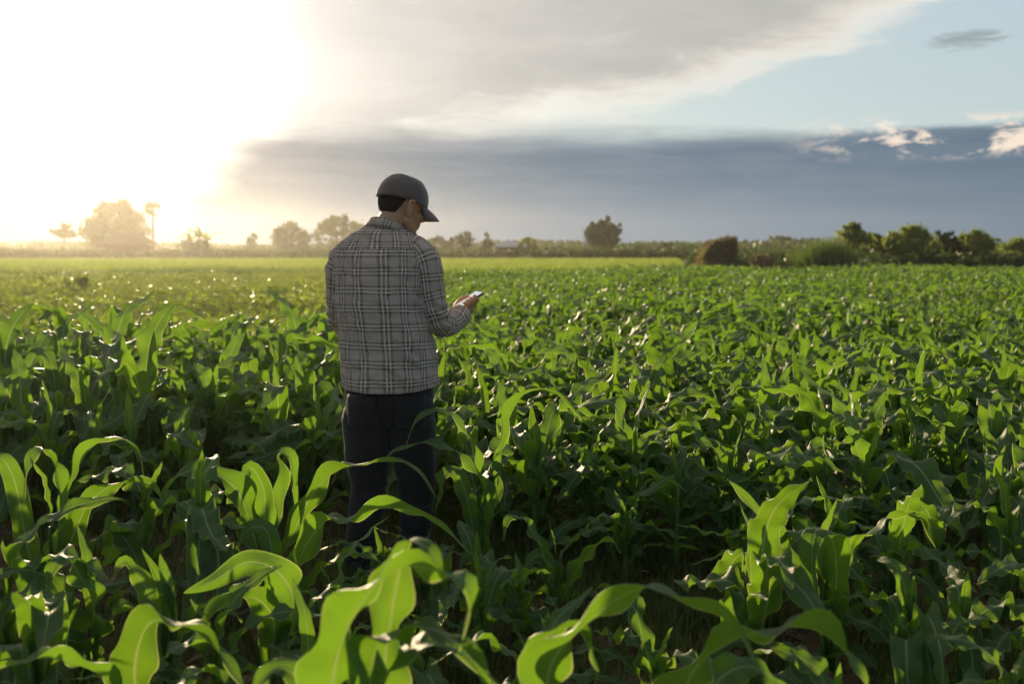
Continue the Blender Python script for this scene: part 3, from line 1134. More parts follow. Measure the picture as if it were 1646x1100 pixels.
def tree(name, label, cat, px, top, Y, wpx, seed, base_h=.3, k=16, n=3500, ls=.30, size=.3, mat=None, group=None, dome=True, trunk_r=.16, bot=None, extra=None, stretch=1.7, z_g=0.0):
    """a tree or shrub whose crown is wpx wide in the photograph and whose top reaches row top"""
    rng = np.random.RandomState(seed)
    root = bpy.data.objects.new(name, None)
    COL.objects.link(root)
    c = at(px, top, Y)
    H = c.z - z_g
    root.location = (c.x, Y, z_g)
    tag(root, label, cat, group)
    W = wpx / FPX * Y
    z0 = H * base_h
    lumps = crown_lumps(rng, W, H - z0, z0, int(k * 2.2), size, dome)
    for i in range(int(k * 2.5)):                       # sprigs that break the outline
        (lx, ly, lz), (lr, _, _) = lumps[rng.randint(len(lumps))]
        a = rng.uniform(0, 6.28)
        e = rng.uniform(.1, 1.5)
        rr = W * rng.uniform(.03, .07)
        dd = lr * rng.uniform(.8, 1.45)
        lumps.append(((lx + dd * math.cos(e) * math.cos(a), ly + dd * math.cos(e) * math.sin(a), min(lz + dd * math.sin(e) * .9, H - rr)), (rr, rr, rr * rng.uniform(.9, 1.9))))
    m = mat or M_TREE
    V, F = leaf_cloud(rng, lumps, n, ls, stretch=stretch)
    V[:, 2] = np.maximum(V[:, 2], .02)
    ob('crown', mesh_data('crown', V, F, None, m, False), root)
    mb = MB()
    top_z = z0 + (H - z0) * .45
    lean = rng.uniform(-.05, .05) * H
    mb.add(*tube([(0, 0, -.1), (lean * .3, 0, top_z * .5), (lean, 0, top_z)], [trunk_r * 1.25, trunk_r, trunk_r * .6], 7))
    for i in range(min(7, k)):
        (cx, cy_, cz), _ = lumps[i]
        b = Vector((lean * .5, 0, top_z * rng.uniform(.45, .95)))
        e = Vector((cx * .9, cy_ * .9, cz))
        mb.add(*tube([b, (b + e) / 2 + Vector((0, 0, .08 * H * rng.uniform(0, 1))), e], [trunk_r * .5, trunk_r * .3, trunk_r * .1], 5))
    ob('trunk', mb.data('trunk', M_BARK, True), root)
    return root


tree('broad_tree', 'big broad hazy tree glowing under the sun beside the hut', 'tree', 182, 325, 190, 112, 1, .14, 26, 9000, .36, .30)
tree('umbrella_tree', 'small flat-topped tree on thin trunk next to the open shelter', 'tree', 103, 360, 185, 40, 2, .52, 9, 1400, .26, .32, trunk_r=.10)
tree('round_bush', 'small round dark bush between the banana clump and the paired trees', 'bush', 410, 376, 190, 30, 3, .12, 8, 1300, .28, .36)
tree('feathery_tree', 'dull green bushy tree just outside the man\'s shoulder, shorter of the pair', 'tree', 470, 357, 175, 66, 4, .10, 18, 4200, .27, .28)
tree('feathery_tree', 'taller feathery tree directly behind the man\'s shoulder', 'tree', 545, 347, 180, 86, 5, .10, 22, 5200, .26, .26)
tree('round_tree', 'small round hazy tree between the man\'s cap and the shed', 'tree', 747, 370, 185, 30, 6, .22, 9, 1500, .27, .36)
tree('cone_tree', 'small cone-shaped dark tree beside the shed roof', 'tree', 783, 373, 178, 24, 7, .06, 10, 1500, .25, .34, dome=False)
tree('arching_shrub', 'sprawling brownish shrub at the far end of the shed', 'shrub', 850, 381, 165, 40, 8, .05, 9, 1300, .24, .30, mat=M_TREE_Y)
tree('lone_tree', 'lone dense round tree on the horizon in the middle distance', 'tree', 970, 350, 170, 58, 9, .12, 22, 6500, .27, .27)
tree('low_bush', 'low round bush between the lone tree and the brush stack', 'bush', 1070, 390, 200, 30, 10, .0, 7, 900, .3, .36)
tree('low_bush', 'tiny low bush just beside the lone tree', 'bush', 1022, 393, 190, 34, 11, .0, 7, 900, .3, .36)
tree('hazy_tree', 'hazy blue-green round tree just behind the brush stack', 'tree', 1205, 385, 270, 34, 12, .05, 9, 1600, .45, .34, group='hazy far trees past the brush stack')
tree('hazy_tree', 'hazy blue-green wide tree, middle one past the brush stack', 'tree', 1250, 380, 276, 62, 13, .05, 12, 2400, .45, .30, group='hazy far trees past the brush stack')
tree('hazy_tree', 'hazy blue-green low tree nearest the tall reed clump', 'tree', 1304, 384, 272, 50, 14, .05, 10, 2000, .45, .32, group='hazy far trees past the brush stack')
tree('leafy_shrub', 'tall leafy shrub with yellowish top behind the reed clump', 'shrub', 1372, 360, 84, 66, 15, .0, 22, 6500, .17, .38, mat=M_TREE_Y)
tree('dark_shrub', 'narrow dark shrub leaning beside the tall leafy shrub', 'shrub', 1408, 374, 88, 36, 16, .0, 12, 2600, .17, .42)
tree('leafy_shrub', 'wide leafy shrub with several peaks, right of centre horizon', 'shrub', 1466, 364, 86, 84, 17, .0, 24, 8000, .17, .34, mat=M_TREE_Y)
tree('dark_shrub', 'dull dark shrub between the peaked shrub and the feathery one', 'shrub', 1521, 372, 92, 50, 18, .0, 14, 4200, .17, .42)
tree('leafy_shrub', 'light green rounded shrub, second from the right edge', 'shrub', 1566, 368, 92, 66, 19, .0, 16, 5600, .17, .38, mat=M_TREE_Y)
tree('leafy_shrub', 'shrub cut off by the right edge of the picture', 'shrub', 1640, 384, 95, 60, 20, .0, 12, 3600, .18, .42, mat=M_TREE_Y)
tree('dry_shrub', 'low tawny dry shrub between the brush stack and the reeds', 'shrub', 1222, 411, 74, 46, 22, .0, 9, 1500, .14, .32, mat=M_DRY)
tree('flowering_weed', 'tall yellowish weed clump rising from the low crop, left', 'weed', 130, 446, 31, 66, 24, .0, 10, 700, .085, .26, mat=M_BEAN, trunk_r=.02)
tree('banana_grove', 'ragged hazy hedge of banana plants behind the man\'s cheek', 'hedge', 705, 380, 190, 46, 25, .02, 12, 1500, .36, .26, stretch=2.6)


def plant_root(name, loc, label, cat, group=None):
    r = bpy.data.objects.new(name, None)
    COL.objects.link(r)
    r.location = loc
    return tag(r, label, cat, group)


# toddy palm: thin trunk, ball of fan leaves, a few dead ones hanging
def fan(r, n=11, spread=2.3):
    V, F = [], []
    for i in range(n):
        a = -spread / 2 + spread * i / (n - 1)
        d = Vector((math.cos(a), math.sin(a), -.12 * abs(a)))
        s = Vector((-math.sin(a), math.cos(a), 0)) * r * .075
        o = len(V)
        V += [Vector((.0, 0, 0)), d * r * .6 - s, d * r * (1 - .1 * (i % 2)), d * r * .6 + s]
        F.append((o, o + 1, o + 2, o + 3))
    return V, F


c = at(245, 326, 188)
pr = plant_root('toddy_palm', (c.x, 188, 0), 'thin tall fan palm standing alone beside the big hazy tree', 'palm tree')
H = c.z - 1.1
V, F = tube([(0, 0, -.1), (.05, 0, H * .3), (-.03, 0, H * .65), (0, 0, H)], [.26, .19, .17, .17], 8)
ob('trunk', mesh_data('trunk', V, F, None, M_BARK), pr)
rng = random.Random(3)
for i in range(26):
    e = rng.uniform(-.7, 1.3)
    m = Matrix.Translation((0, 0, H)) @ Euler((rng.uniform(-.4, .4), -e, rng.uniform(0, 6.28))).to_matrix().to_4x4()
    mb = MB()
    Vf, Ff = fan(rng.uniform(1.0, 1.25))
    mb.add([m @ (v + Vector((.62, 0, 0))) for v in Vf], Ff)
    mb.add(*tube([m @ Vector((0, 0, 0)), m @ Vector((.64, 0, 0))], [.03, .02], 4))
    ob('frond', mb.data('frond', M_TREE), pr)
mb = MB()
for i in range(8):
    a = rng.uniform(0, 6.28)
    m = Matrix.Translation((.16 * math.cos(a), .16 * math.sin(a), H * rng.uniform(.32, .5))) @ Euler((0, 1.2, a)).to_matrix().to_4x4()
    Vf, Ff = fan(rng.uniform(.3, .5), 7)
    mb.add([m @ v for v in Vf], Ff)
ob('dead_fronds', mb.data('dead_fronds', M_DRY), pr)

# banana clump
c = at(320, 354, 150)
br = plant_root('banana_plant', (c.x, 150, 0), 'banana clump with arching ragged leaves right of the fan palm', 'banana plant')
rng = random.Random(8)
H = c.z
for i in range(3):
    x, y_ = (-.9, 0, .9)[i], rng.uniform(-.4, .4)
    hh = H * (.42, .56, .46)[i]
    V, F = tube([(x, y_, -.1), (x * 1.05, y_, hh * .5), (x * 1.1, y_, hh)], [.16, .13, .09], 7)
    ob('stem', mesh_data('stem', V, F, None, M_STALK), br)
    for j in range(9):
        V, uv, F = arch_leaf(rng.randrange(9999), H * rng.uniform(.40, .55), rng.uniform(.4, .55), rng.uniform(8, 45), rng.uniform(80, 150), .1, 1.0, rng.uniform(-.3, .3), rng.uniform(-.5, .5), .05, 4, 9)
        lf = ob('leaf', mesh_data('leaf', V, F, uv, M_TREE_Y), br, (x * 1.1, y_, hh * rng.uniform(.75, 1)))
        lf.rotation_euler.z = rng.uniform(0, 6.28)
rgq = np.random.RandomState(4)
V, F = leaf_cloud(rgq, crown_lumps(rgq, 7.5, 2.4, 0, 9, .3), 1800, .26)
ob('undergrowth', mesh_data('undergrowth', V, F, None, M_TREE, False), br)

# open shelter and thatched hut under the big tree
def roof_mesh(w, d, z0, z1, ov=.5):
    """pitched roof with thickness, ridge along x"""
    t = .14
    V = []
    for dz in (0, -t):
        V += [(-w / 2 - ov, -d / 2 - ov, z0 + dz), (w / 2 + ov, -d / 2 - ov, z0 + dz), (w / 2 + ov, d / 2 + ov, z0 + dz), (-w / 2 - ov, d / 2 + ov, z0 + dz), (-w * .30, 0, z1 + dz), (w * .30, 0, z1 + dz)]
    F = [(0, 1, 5, 4), (2, 3, 4, 5), (1, 2, 5), (3, 0, 4), (7, 6, 10, 11), (9, 8, 11, 10), (8, 7, 11), (6, 9, 10), (0, 6, 7, 1), (1, 7, 8, 2), (2, 8, 9, 3), (3, 9, 6, 0)]
    return V, F


c = at(205, 400, 178)
hut = plant_root('thatched_hut', (c.x, 178, 0), 'low thatched field hut in haze below the big tree', 'hut')
V, F = roof_mesh(7.0, 4.2, 2.1, 3.9)
ob('roof', mesh_data('roof', V, F, None, M_THATCH, False), hut)
for x in (-3.2, 0, 3.2):
    for y_ in (-1.9, 1.9):
        ob('post', mesh_data('post', *tube([(x, y_, -.1), (x, y_, 2.15)], [.08, .07], 6), None, M_WOOD), hut)
mb = MB().box((-3.4, -2.0, .7), (3.4, 2.0, .82))
ob('platform', mb.data('platform', M_WOOD), hut)
mb = MB().box((-3.3, 1.7, .82), (3.3, 1.76, 2.0))
ob('wall', mb.data('wall', M_THATCH), hut)
c = at(108, 400, 174)
sh = plant_root('open_shelter', (c.x, 174, 0), 'open flat-roofed shelter on thin posts at the far left', 'shelter')
mb = MB().box((-5.1, -1.7, 2.36), (5.1, 1.7, 2.50), Matrix.Rotation(R(1.2), 4, 'Y'))
ob('roof', mb.data('roof', M_THATCH), sh)
for x in (-4.4, -1.5, 1.5, 4.4):
    for y_ in (-1.4, 1.4):
        ob('post', mesh_data('post', *tube([(x, y_, -.1), (x, y_, 2.38 - x * .02)], [.07, .06], 6), None, M_WOOD), sh)

# tin shed
c = at(822, 400, 168)
sd_ = plant_root('farm_shed', (c.x, 168, 0), 'low farm shed with pale tin roof, partly rusty, on the horizon', 'shed')
mb = MB().box((-2.4, -1.5, 0), (2.4, 1.5, 1.75))
ob('wall', mb.data('wall', M_WOOD), sd_)
V, F = roof_mesh(4.8, 3.2, 1.75, 2.55, .3)
rf = ob('roof', mesh_data('roof', V, F, None, M_TIN, False), sd_)
mb = MB().box((-3.6, -1.85, 1.95), (-1.4, 1.2, 2.06), Matrix.Rotation(R(-9), 4, 'Y'))
ob('lean_to_roof', mb.data('lean_to_roof', M_RUST), sd_)

# brush stack: a block of dry stalks overgrown with creeper, a slope of straw at its foot
c = at(1147, 430, 60)
st = plant_root('brush_stack', (c.x, 60, 0), 'block-shaped stack of dry stalks overgrown with green creeper', 'haystack')
rgq = np.random.RandomState(44)
top_l, top_r = at(1118, 399, 60).z, at(1176, 386, 60).z
bm = bmesh.new()
bmesh.ops.create_cube(bm, size=1)
bmesh.ops.subdivide_edges(bm, edges=bm.edges[:], cuts=9, use_grid_fill=True)
for v in bm.verts:
    f = v.co.x + .5
    w = 1.95
    zt = top_l + (top_r - top_l) * f
    z = (v.co.z + .5) * zt
    nz = mnoise.noise(v.co * 5) * .10
    v.co = Vector((v.co.x * (w - .12 * z) + nz + (.05 * z if v.co.x > 0 else .32 * z * (.5 - v.co.x)), v.co.y * 1.9 + nz, z + (nz * .9 if z > .3 else 0) - .35 * max(0, .25 - f) * z))
me = bpy.data.meshes.new('stack_core')
bm.to_mesh(me)
bm.free()
me.materials.append(M_DRY)
ob('stack_core', me, st)
n = 5200
L = []
for i in range(n):
    f, g = rgq.uniform(0, 1), rgq.uniform(0, 1)
    zt = top_l + (top_r - top_l) * f
    L.append(f)
L = np.array(L)
face = rgq.choice(3, n, p=[.45, .3, .25])
zt = top_l + (top_r - top_l) * L
cx = np.where(face == 2, np.where(rgq.uniform(size=n) < .5, -.92, .95), (L - .5) * 1.9)
lft = np.clip(-cx, 0, 1)
cyv = np.where(face == 0, -.97, rgq.uniform(-.95, .95, n))
cz = np.where(face == 1, zt, rgq.uniform(.05, 1, n) * zt)
cx = cx + .28 * cz * lft
cz = cz * (1 - .20 * lft ** 2)
Cc = np.stack([cx, cyv, cz], -1) + rgq.normal(size=(n, 3)) * .05


def quads_at(Cc, rng, ls, stretch=1.6, vert=0.0):
    n = len(Cc)
    nr = rng.normal(size=(n, 3))
    nr[:, 2] *= 1 - vert
    nr /= np.linalg.norm(nr, axis=1)[:, None]
    t = np.cross(nr, rng.normal(size=(n, 3)) + [0, 0, 3 * vert])
    if vert:
        t = t * (1 - vert) + np.array([0, 0, 1.0]) * vert
    t /= np.linalg.norm(t, axis=1)[:, None]
    b = np.cross(nr, t)
    s = ls * rng.uniform(.5, 1.4, n)[:, None]
    V = np.stack([Cc - t * s * stretch * .5, Cc - b * s * .4, Cc + t * s * stretch * .5, Cc + b * s * .4], 1).reshape(-1, 3)
    return V, np.arange(4 * n).reshape(n, 4)


green = ((Cc[:, 0] < -.40) & (rgq.uniform(size=n) < .75)) | (rgq.uniform(size=n) < .20)
V, F = quads_at(Cc[green], rgq, .085)
ob('creeper', mesh_data('creeper', V, F, None, M_TREE_Y, False), st)
V, F = quads_at(Cc[~green], rgq, .10, 5.0, .6)
ob('stalks', mesh_data('stalks', V, F, None, M_DRY, False), st)
n = 1600
q = rgq.uniform(0, 1, n)
Cs = np.stack([-1.9 + 1.6 * q + rgq.normal(size=n) * .15, rgq.uniform(-1.5, .6, n), (.1 + .75 * q) * rgq.uniform(.2, 1, n)], -1)
V, F = quads_at(Cs, rgq, .11, 3.0)
ob('straw', mesh_data('straw', V, F, None, M_DRY, False), st)

# tall reed clump
c = at(1332, 376, 74)
rc = plant_root('reed_clump', (c.x, 74, 0), 'tall soft green reed clump to the right of the brush stack', 'reeds')
REED = []
rgq = np.random.RandomState(9)
V, F, o = [], [], 0
W = 105 / FPX * 74
for i in range(1900):
    x = rgq.normal() * W * .24
    y_ = rgq.normal() * .8
    h = (c.z * 1.03) * (1 - .55 * abs(x / (W * .5)) ** 1.6) * rgq.uniform(.55, 1.05)
    h = max(h, .5)
    out_ = Vector((x * .35 + rgq.normal() * .25, rgq.normal() * .3, 0))
    sd2 = Vector((rgq.normal(), rgq.normal(), 0)).normalized() * .016
    for f, ww in ((0, 1), (.6, .9), (1, .1)):
        p = Vector((x, y_, 0)) + out_ * f * f + Vector((0, 0, h * f * (1 - .08 * f)))
        V += [p - sd2 * ww, p + sd2 * ww]
    F += [(o, o + 1, o + 3, o + 2), (o + 2, o + 3, o + 5, o + 4)]
    o += 6
ob('stems', mesh_data('stems', V, F, None, M_REED, False), rc)

# grassy bank, rice strip, tall dark crop, treeline: masses nobody could count
rg = np.random.RandomState(77)
BIGTUFT = [tuft(50 + i, 22, .55, .018, .28, M_REED, .8) for i in range(4)]
RICETUFT = [tuft(60 + i, 26, .42, .016, .30, M_RICE, .7) for i in range(4)]


def clump(seed, r, h, n, ls, mat):
    rng = np.random.RandomState(seed)
    V, F = leaf_cloud(rng, [((0, 0, h * .5), (r, r, h * .5)), ((r * .4, 0, h * .7), (r * .5, r * .5, h * .3))], n, ls, stretch=2.2)
    V[:, 2] = np.maximum(V[:, 2], 0)
    return mesh_data('clump', V, F, None, mat, False)


CLUMP = [clump(70 + i, .75, 1.35, 110, .24, M_CROP) for i in range(5)]


def spread(name, label, cat, kinds, y0, y1, dy, dxs, s0, s1, px0, px1, hfun=None, z=0.0):
    P, Rt, Sc, Ix = [], [], [], []
    Y = y0
    while Y < y1:
        for X in np.arange(gx(px0, Y), gx(px1, Y), dxs):
            P.append((X + rg.uniform(-.5, .5) * dxs, Y + rg.uniform(-.5, .5) * dy, z))
            Rt.append((0, 0, rg.uniform(0, 6.28)))
            k = rg.uniform(s0, s1) * (hfun(X, Y) if hfun else 1)
            Sc.append(k)
            Ix.append(rg.randint(len(kinds)))
        Y += dy
    return tag(scatter(name, P, Rt, Sc, Ix, kinds), label, cat, kind='stuff')


spread('bank_grass', 'dark rough grass along the low bank at the end of the field', 'grass', BIGTUFT, 52, 58, .45, .32, .55, 1.0, -900, 1000, lambda X, Y: .75 + .5 * max(0, math.sin(X * .21 + 1.3) * math.sin(X * .083)))
spread('rice_paddy', 'bright yellow-green strip of young rice across the middle distance', 'rice', RICETUFT, 66, 134, .8, .66, .85, 1.15, -900, 1090)
spread('tall_crop', 'dark band of tall crop in front of the distant trees', 'crop', CLUMP, 138, 196, 2.4, 1.15, .75, 1.05, -900, 2600, lambda X, Y: .92 + .12 * math.sin(X * .09) * math.sin(X * .031 + 1))
spread('rough_pasture', 'rough green growth beyond the field on the right', 'pasture', CLUMP, 76, 130, 1.8, 1.1, .45, .85, 1120, 2600)
# distant treeline
V, F, o = [], [], 0
rgq = np.random.RandomState(5)
VV = []
for lay, (Y, hmin, hmax, n) in enumerate(((225, 1.5, 2.6, 11000), (262, 1.8, 3.4, 12000), (294, 2.2, 4.2, 12000))):
    X = rgq.uniform(-.98 * Y, .98 * Y, n)
    hh = hmin + (hmax - hmin) * (.5 + .3 * np.sin(X * .021 + lay) + .2 * np.sin(X * .077 + 2 * lay) + .12 * np.sin(X * .23))
    hh *= np.clip(.5 + .5 * np.sin(X * .011 + lay * 2.1) + .35, .35, 1)
    cz = hh * rgq.uniform(0, 1, n) ** .55
    VV.append(np.stack([X, Y + rgq.uniform(-6, 6, n), cz], -1))
Cq = np.vstack(VV)
V, F = quads_at(Cq, rgq, .8, 1.5)
V[:, 2] = np.maximum(V[:, 2], 0)
tag(ob('treeline', mesh_data('treeline', V, F, None, M_TREE, False)), 'faint blue-green treeline along the whole horizon', 'trees', kind='stuff')

# the air
mb = MB().box((-325, -325, -1.0), (325, 330, 10.4))
m = bpy.data.materials.new('haze')
m.use_nodes = True
m.node_tree.nodes.clear()
S.nt = m.node_tree
mo = node('ShaderNodeOutputMaterial')
pv = node('ShaderNodeVolumePrincipled')
pv.inputs['Color'].default_value = (0.98, 0.94, 0.86, 1)
pv.inputs['Density'].default_value = 0.00027
pv.inputs['Anisotropy'].default_value = 0.82
m.node_tree.links.new(pv.outputs[0], mo.inputs['Volume'])
tag(ob('haze', mb.data('haze', m)), 'thin sunlit haze over the fields', 'haze', kind='stuff')
# ------------------------------------------------------------------ the man
def ML(px, py, yo=0.0):
    """photograph pixel at depth yo beyond the man's own -> his local coordinates"""
    p = at(px, py, MAN_Y + yo)
    return Vector((p.x - MAN_X, yo, p.z))


person = bpy.data.objects.new('person', None)
COL.objects.link(person)
person.location = (MAN_X, MAN_Y, 0)
tag(person, 'person in checked shirt, dark jeans and cap looking down at a phone', 'person')


def ellipsoid(c, r, rot=None, nu=20, nv=12):
    V, F = [], []
    m = rot or Matrix.Identity(3)
    c = Vector(c)
    for i in range(1, nv):
        a = math.pi * i / nv
        for j in range(nu):
            b = 2 * math.pi * j / nu
            V.append(c + m @ Vector((r[0] * math.sin(a) * math.cos(b), r[1] * math.sin(a) * math.sin(b), r[2] * math.cos(a))))
    for i in range(nv - 2):
        for j in range(nu):
            F.append((i * nu + j, (i + 1) * nu + j, (i + 1) * nu + (j + 1) % nu, i * nu + (j + 1) % nu))
    V += [c + m @ Vector((0, 0, r[2])), c + m @ Vector((0, 0, -r[2]))]
    t, b = len(V) - 2, len(V) - 1
    for j in range(nu):
        F.append((t, j, (j + 1) % nu))
        k = (nv - 2) * nu
        F.append((b, k + (j + 1) % nu, k + j))
    return V, F


def chain(mb, pts, rad, n=14):
    """rounded limb: tube with a ball at every joint"""
    P = cr_spline([(*p, r) for p, r in zip(pts, rad)], max(6, 5 * len(pts)))
    mb.add(*tube([p[:3] for p in P], [p[3] for p in P], n))
    mb.add(*ellipsoid(pts[0], (rad[0],) * 3, None, 12, 8))
    mb.add(*ellipsoid(pts[-1], (rad[-1],) * 3, None, 12, 8))


def remeshed(mb, voxel, smooth_it, name, mat, factor=.5):
    """one continuous surface out of overlapping pieces"""
    me = mesh_data(name + '_raw', mb.V, mb.F)
    bm = bmesh.new()
    bm.from_mesh(me)
    bmesh.ops.recalc_face_normals(bm, faces=bm.faces)
    bm.to_mesh(me)
    bm.free()
    o = bpy.data.objects.new(name + '_raw', me)
    COL.objects.link(o)
    r = o.modifiers.new('r', 'REMESH')
    r.mode = 'VOXEL'
    r.voxel_size = voxel
    s = o.modifiers.new('s', 'SMOOTH')
    s.iterations = smooth_it
    s.factor = factor
    dg = bpy.context.evaluated_depsgraph_get()
    dg.update()
    out_ = bpy.data.meshes.new_from_object(o.evaluated_get(dg))
    bpy.data.objects.remove(o)
    out_.materials.clear()
    out_.materials.append(mat)
    out_.polygons.foreach_set('use_smooth', np.full(len(out_.polygons), True))
    out_.name = name
    return out_


# ---- materials
def skin_material():
    m, o = new_mat('skin')
    c = objco()
    n = noise(c, 30, 4, .6)
    colr = mixc(n, (0.50, 0.250, 0.125), (0.60, 0.315, 0.165))
    return finish(m, o, principled(colr, .5, .4, bump(noise(c, 260, 3, .6), .25, .002), Subsurface_Weight=.12, Subsurface_Scale=.02))


def plaid_material():
    m, o = new_mat('plaid_cotton')
    u, v, _ = sep(uvco())
    w = noise(uvco(), 7.0, 3, .5) - 0.5
    PER = 0.0775

    def stripes(t):
        f = S._m('FRACT', t * (1.0 / PER))
        a = S._m('ABSOLUTE', f - 0.5)
        white = sm(.042, .026, S._m('ABSOLUTE', a - 0.095))
        dark = sm(.27, .24, a)
        pale = sm(.014, .008, S._m('ABSOLUTE', a - 0.40)) * .08
        return white, dark, pale
    w1, d1, p1 = stripes(u + w * .016)
    w2, d2, p2 = stripes(v + w * .016)
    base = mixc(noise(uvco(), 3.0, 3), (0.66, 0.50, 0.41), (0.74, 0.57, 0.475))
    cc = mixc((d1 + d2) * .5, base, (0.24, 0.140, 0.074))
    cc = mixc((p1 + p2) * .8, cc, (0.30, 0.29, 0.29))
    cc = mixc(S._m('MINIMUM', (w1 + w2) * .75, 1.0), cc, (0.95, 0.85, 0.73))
    # weave
    wx = S._m('SINE', u * 5200.0)
    wy = S._m('SINE', v * 5200.0)
    h = noise(comb(u * 1.0, v * .55, 0.0), 26.0, 4, .55) * .7 + S._m('ABSOLUTE', noise(comb(u + v * .5, v * .8 - u * .3, 0.0), 11.0, 3, .5, .8) - 0.5) * 2.2 + (wx + wy) * .01
    p = principled(cc, .85, .2, bump(h, .9, .024), Sheen_Weight=.4, Sheen_Roughness=.3, Sheen_Tint=(1.0, .9, .75))
    tr = node('ShaderNodeBsdfTranslucent')
    setin(tr, 'Color', cc)
    mx = node('ShaderNodeMixShader')
    mx.inputs[0].default_value = .15
    S.nt.links.new(p.s, mx.inputs[1])
    S.nt.links.new(tr.outputs[0], mx.inputs[2])
    return finish(m, o, S(mx.outputs[0]))


def cloth(name, col, scale, sheen=.3, wr=.25):
    m, o = new_mat(name)
    c = objco()
    n = noise(c, scale, 5, .6)
    cc = mixc(n, tuple(q * .75 for q in col), tuple(q * 1.25 for q in col))
    h = noise(comb(*[q for q in sep(c)]), 14, 4, .6) * .7 + noise(c, 420, 2, .5) * .12
    return finish(m, o, principled(cc, .9, .2, bump(h, wr, .012), Sheen_Weight=sheen, Sheen_Roughness=.5))


M_SKIN = skin_material()
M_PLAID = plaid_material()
M_DENIM = cloth('dark_denim', (0.024, 0.020, 0.021), 25, .15, .6)
M_CAP = cloth('cap_cotton', (0.125, 0.092, 0.074), 90, .6, .2)
M_HAIR = cloth('dark_hair', (0.016, 0.011, 0.008), 200, .1, .3)
M_SHOE = plain('shoe_rubber', (0.03, 0.028, 0.025), .7, .3)
M_EYE = plain('eye', (0.5, 0.48, 0.45), .2, .5, .05)
M_PHONE = plain('phone_case', (0.015, 0.015, 0.017), .35, .5, .1)

# ---- head frame: face along +y, up +z; turned to the right and bent down
HEAD = Matrix.Translation(ML(646, 333, .085)) @ Euler((R(-17), R(4), R(-52)), 'XYZ').to_matrix().to_4x4()
HEAD = Matrix.Translation(ML(647, 332, .085)) @ Matrix.Rotation(R(-52), 4, 'Z') @ Matrix.Rotation(R(-15), 4, 'X') @ Matrix.Scale(1.045, 4)


def hd(p):
    return HEAD @ Vector(p)


H3 = HEAD.to_3x3()
mb = MB()
mb.add(*ellipsoid(hd((0, -.008, .022)), (.078, .098, .100), H3, 28, 18))      # skull
mb.add(*ellipsoid(hd((0, .028, -.040)), (.062, .066, .078), H3, 24, 16))      # face
mb.add(*ellipsoid(hd((0, .058, -.092)), (.030, .028, .024), H3))              # chin
for s in (-1, 1):
    mb.add(*ellipsoid(hd((s * .038, .058, -.028)), (.026, .030, .024), H3))   # cheek
    chain(mb, [hd((s * .060, -.004, -.060)), hd((s * .050, .030, -.085)), hd((s * .018, .068, -.100))], [.020, .017, .016])   # jaw
    mb.add(*ellipsoid(hd((s * .032, .080, .012)), (.022, .012, .008), H3))    # brow
    # ear: rim and lobe
    ear = H3 @ Euler((R(-8), 0, R(s * 22))).to_matrix()
    mb.add(*ellipsoid(hd((s * .080, -.012, -.016)), (.009, .019, .033), ear))
    chain(mb, [hd((s * .078, .006, -.002)), hd((s * .090, -.004, .018)), hd((s * .094, -.026, .010)), hd((s * .088, -.024, -.020)), hd((s * .079, -.004, -.046))], [.0055, .006, .006, .0055, .006], 8)
chain(mb, [hd((0, .090, .004)), hd((0, .106, -.026))], [.010, .014])          # nose
for s in (-1, 1):
    mb.add(*ellipsoid(hd((s * .012, .096, -.030)), (.009, .010, .008), H3))
mb.add(*ellipsoid(hd((0, .086, -.058)), (.024, .011, .006), H3))              # lips
mb.add(*ellipsoid(hd((0, .084, -.068)), (.021, .011, .007), H3))
# neck and trunk, kept inside the clothes
NB = ML(622, 372, .05)
chain(mb, [Vector((-.02, .03, 1.36)), NB, hd((0, -.030, -.055)), hd((0, -.020, -.01))], [.085, .062, .060, .066], 22)
for z, cx, cy_, rx, ry in ((.93, -.003, .01, .155, .105), (1.06, -.01, .015, .150, .10), (1.20, -.025, .02, .155, .105), (1.31, -.03, .03, .155, .10)):
    mb.add(*ellipsoid((cx, cy_, z), (rx, ry, .13)))
# arms
RS, RE, RW = ML(684, 410, -.01), ML(703, 521, .00), ML(742, 507, .24)
LS, LE, LW = ML(553, 408, .08), ML(548, 520, .17), Vector((-.02, .36, 1.12))
chain(mb, [Vector((.10, .01, 1.36)), RS, (RS + RE) / 2, RE], [.05, .052, .044, .036])
chain(mb, [RE, (RE * .6 + RW * .4), RW], [.036, .038, .026])
chain(mb, [Vector((-.13, .06, 1.36)), LS, (LS + LE) / 2, LE], [.05, .052, .044, .036])
chain(mb, [LE, (LE * .6 + LW * .4), LW], [.036, .038, .026])
# legs
LA, RA = ML(574, 925, -.02), ML(664, 915, .04)
LK, RK = ML(592, 790, .02), ML(671, 795, .04)
LH, RH = ML(586, 665, .0), ML(665, 665, .0)
chain(mb, [LH, LK, LA], [.075, .050, .036])
chain(mb, [RH, RK, RA], [.075, .050, .036])

# ---- right hand closed on the phone
PH = ML(751, 484, .36)                                    # phone centre
n_ = (hd((0, .05, .0)) - PH).normalized()                 # screen looks at the face
n_ = (n_ + Vector((-.10, .10, .30))).normalized()
l_ = Vector((.70, .38, .62))
l_ = (l_ - n_ * l_.dot(n_)).normalized()                  # long axis, away from the wrist
r_ = l_.cross(n_).normalized()                            # right edge seen from the screen side
PM = Matrix((r_, l_, n_)).transposed()                    # columns: width, length, normal


def pl(a, b, c_):
    """phone frame -> man frame"""
    return PH + PM @ Vector((a, b, c_))


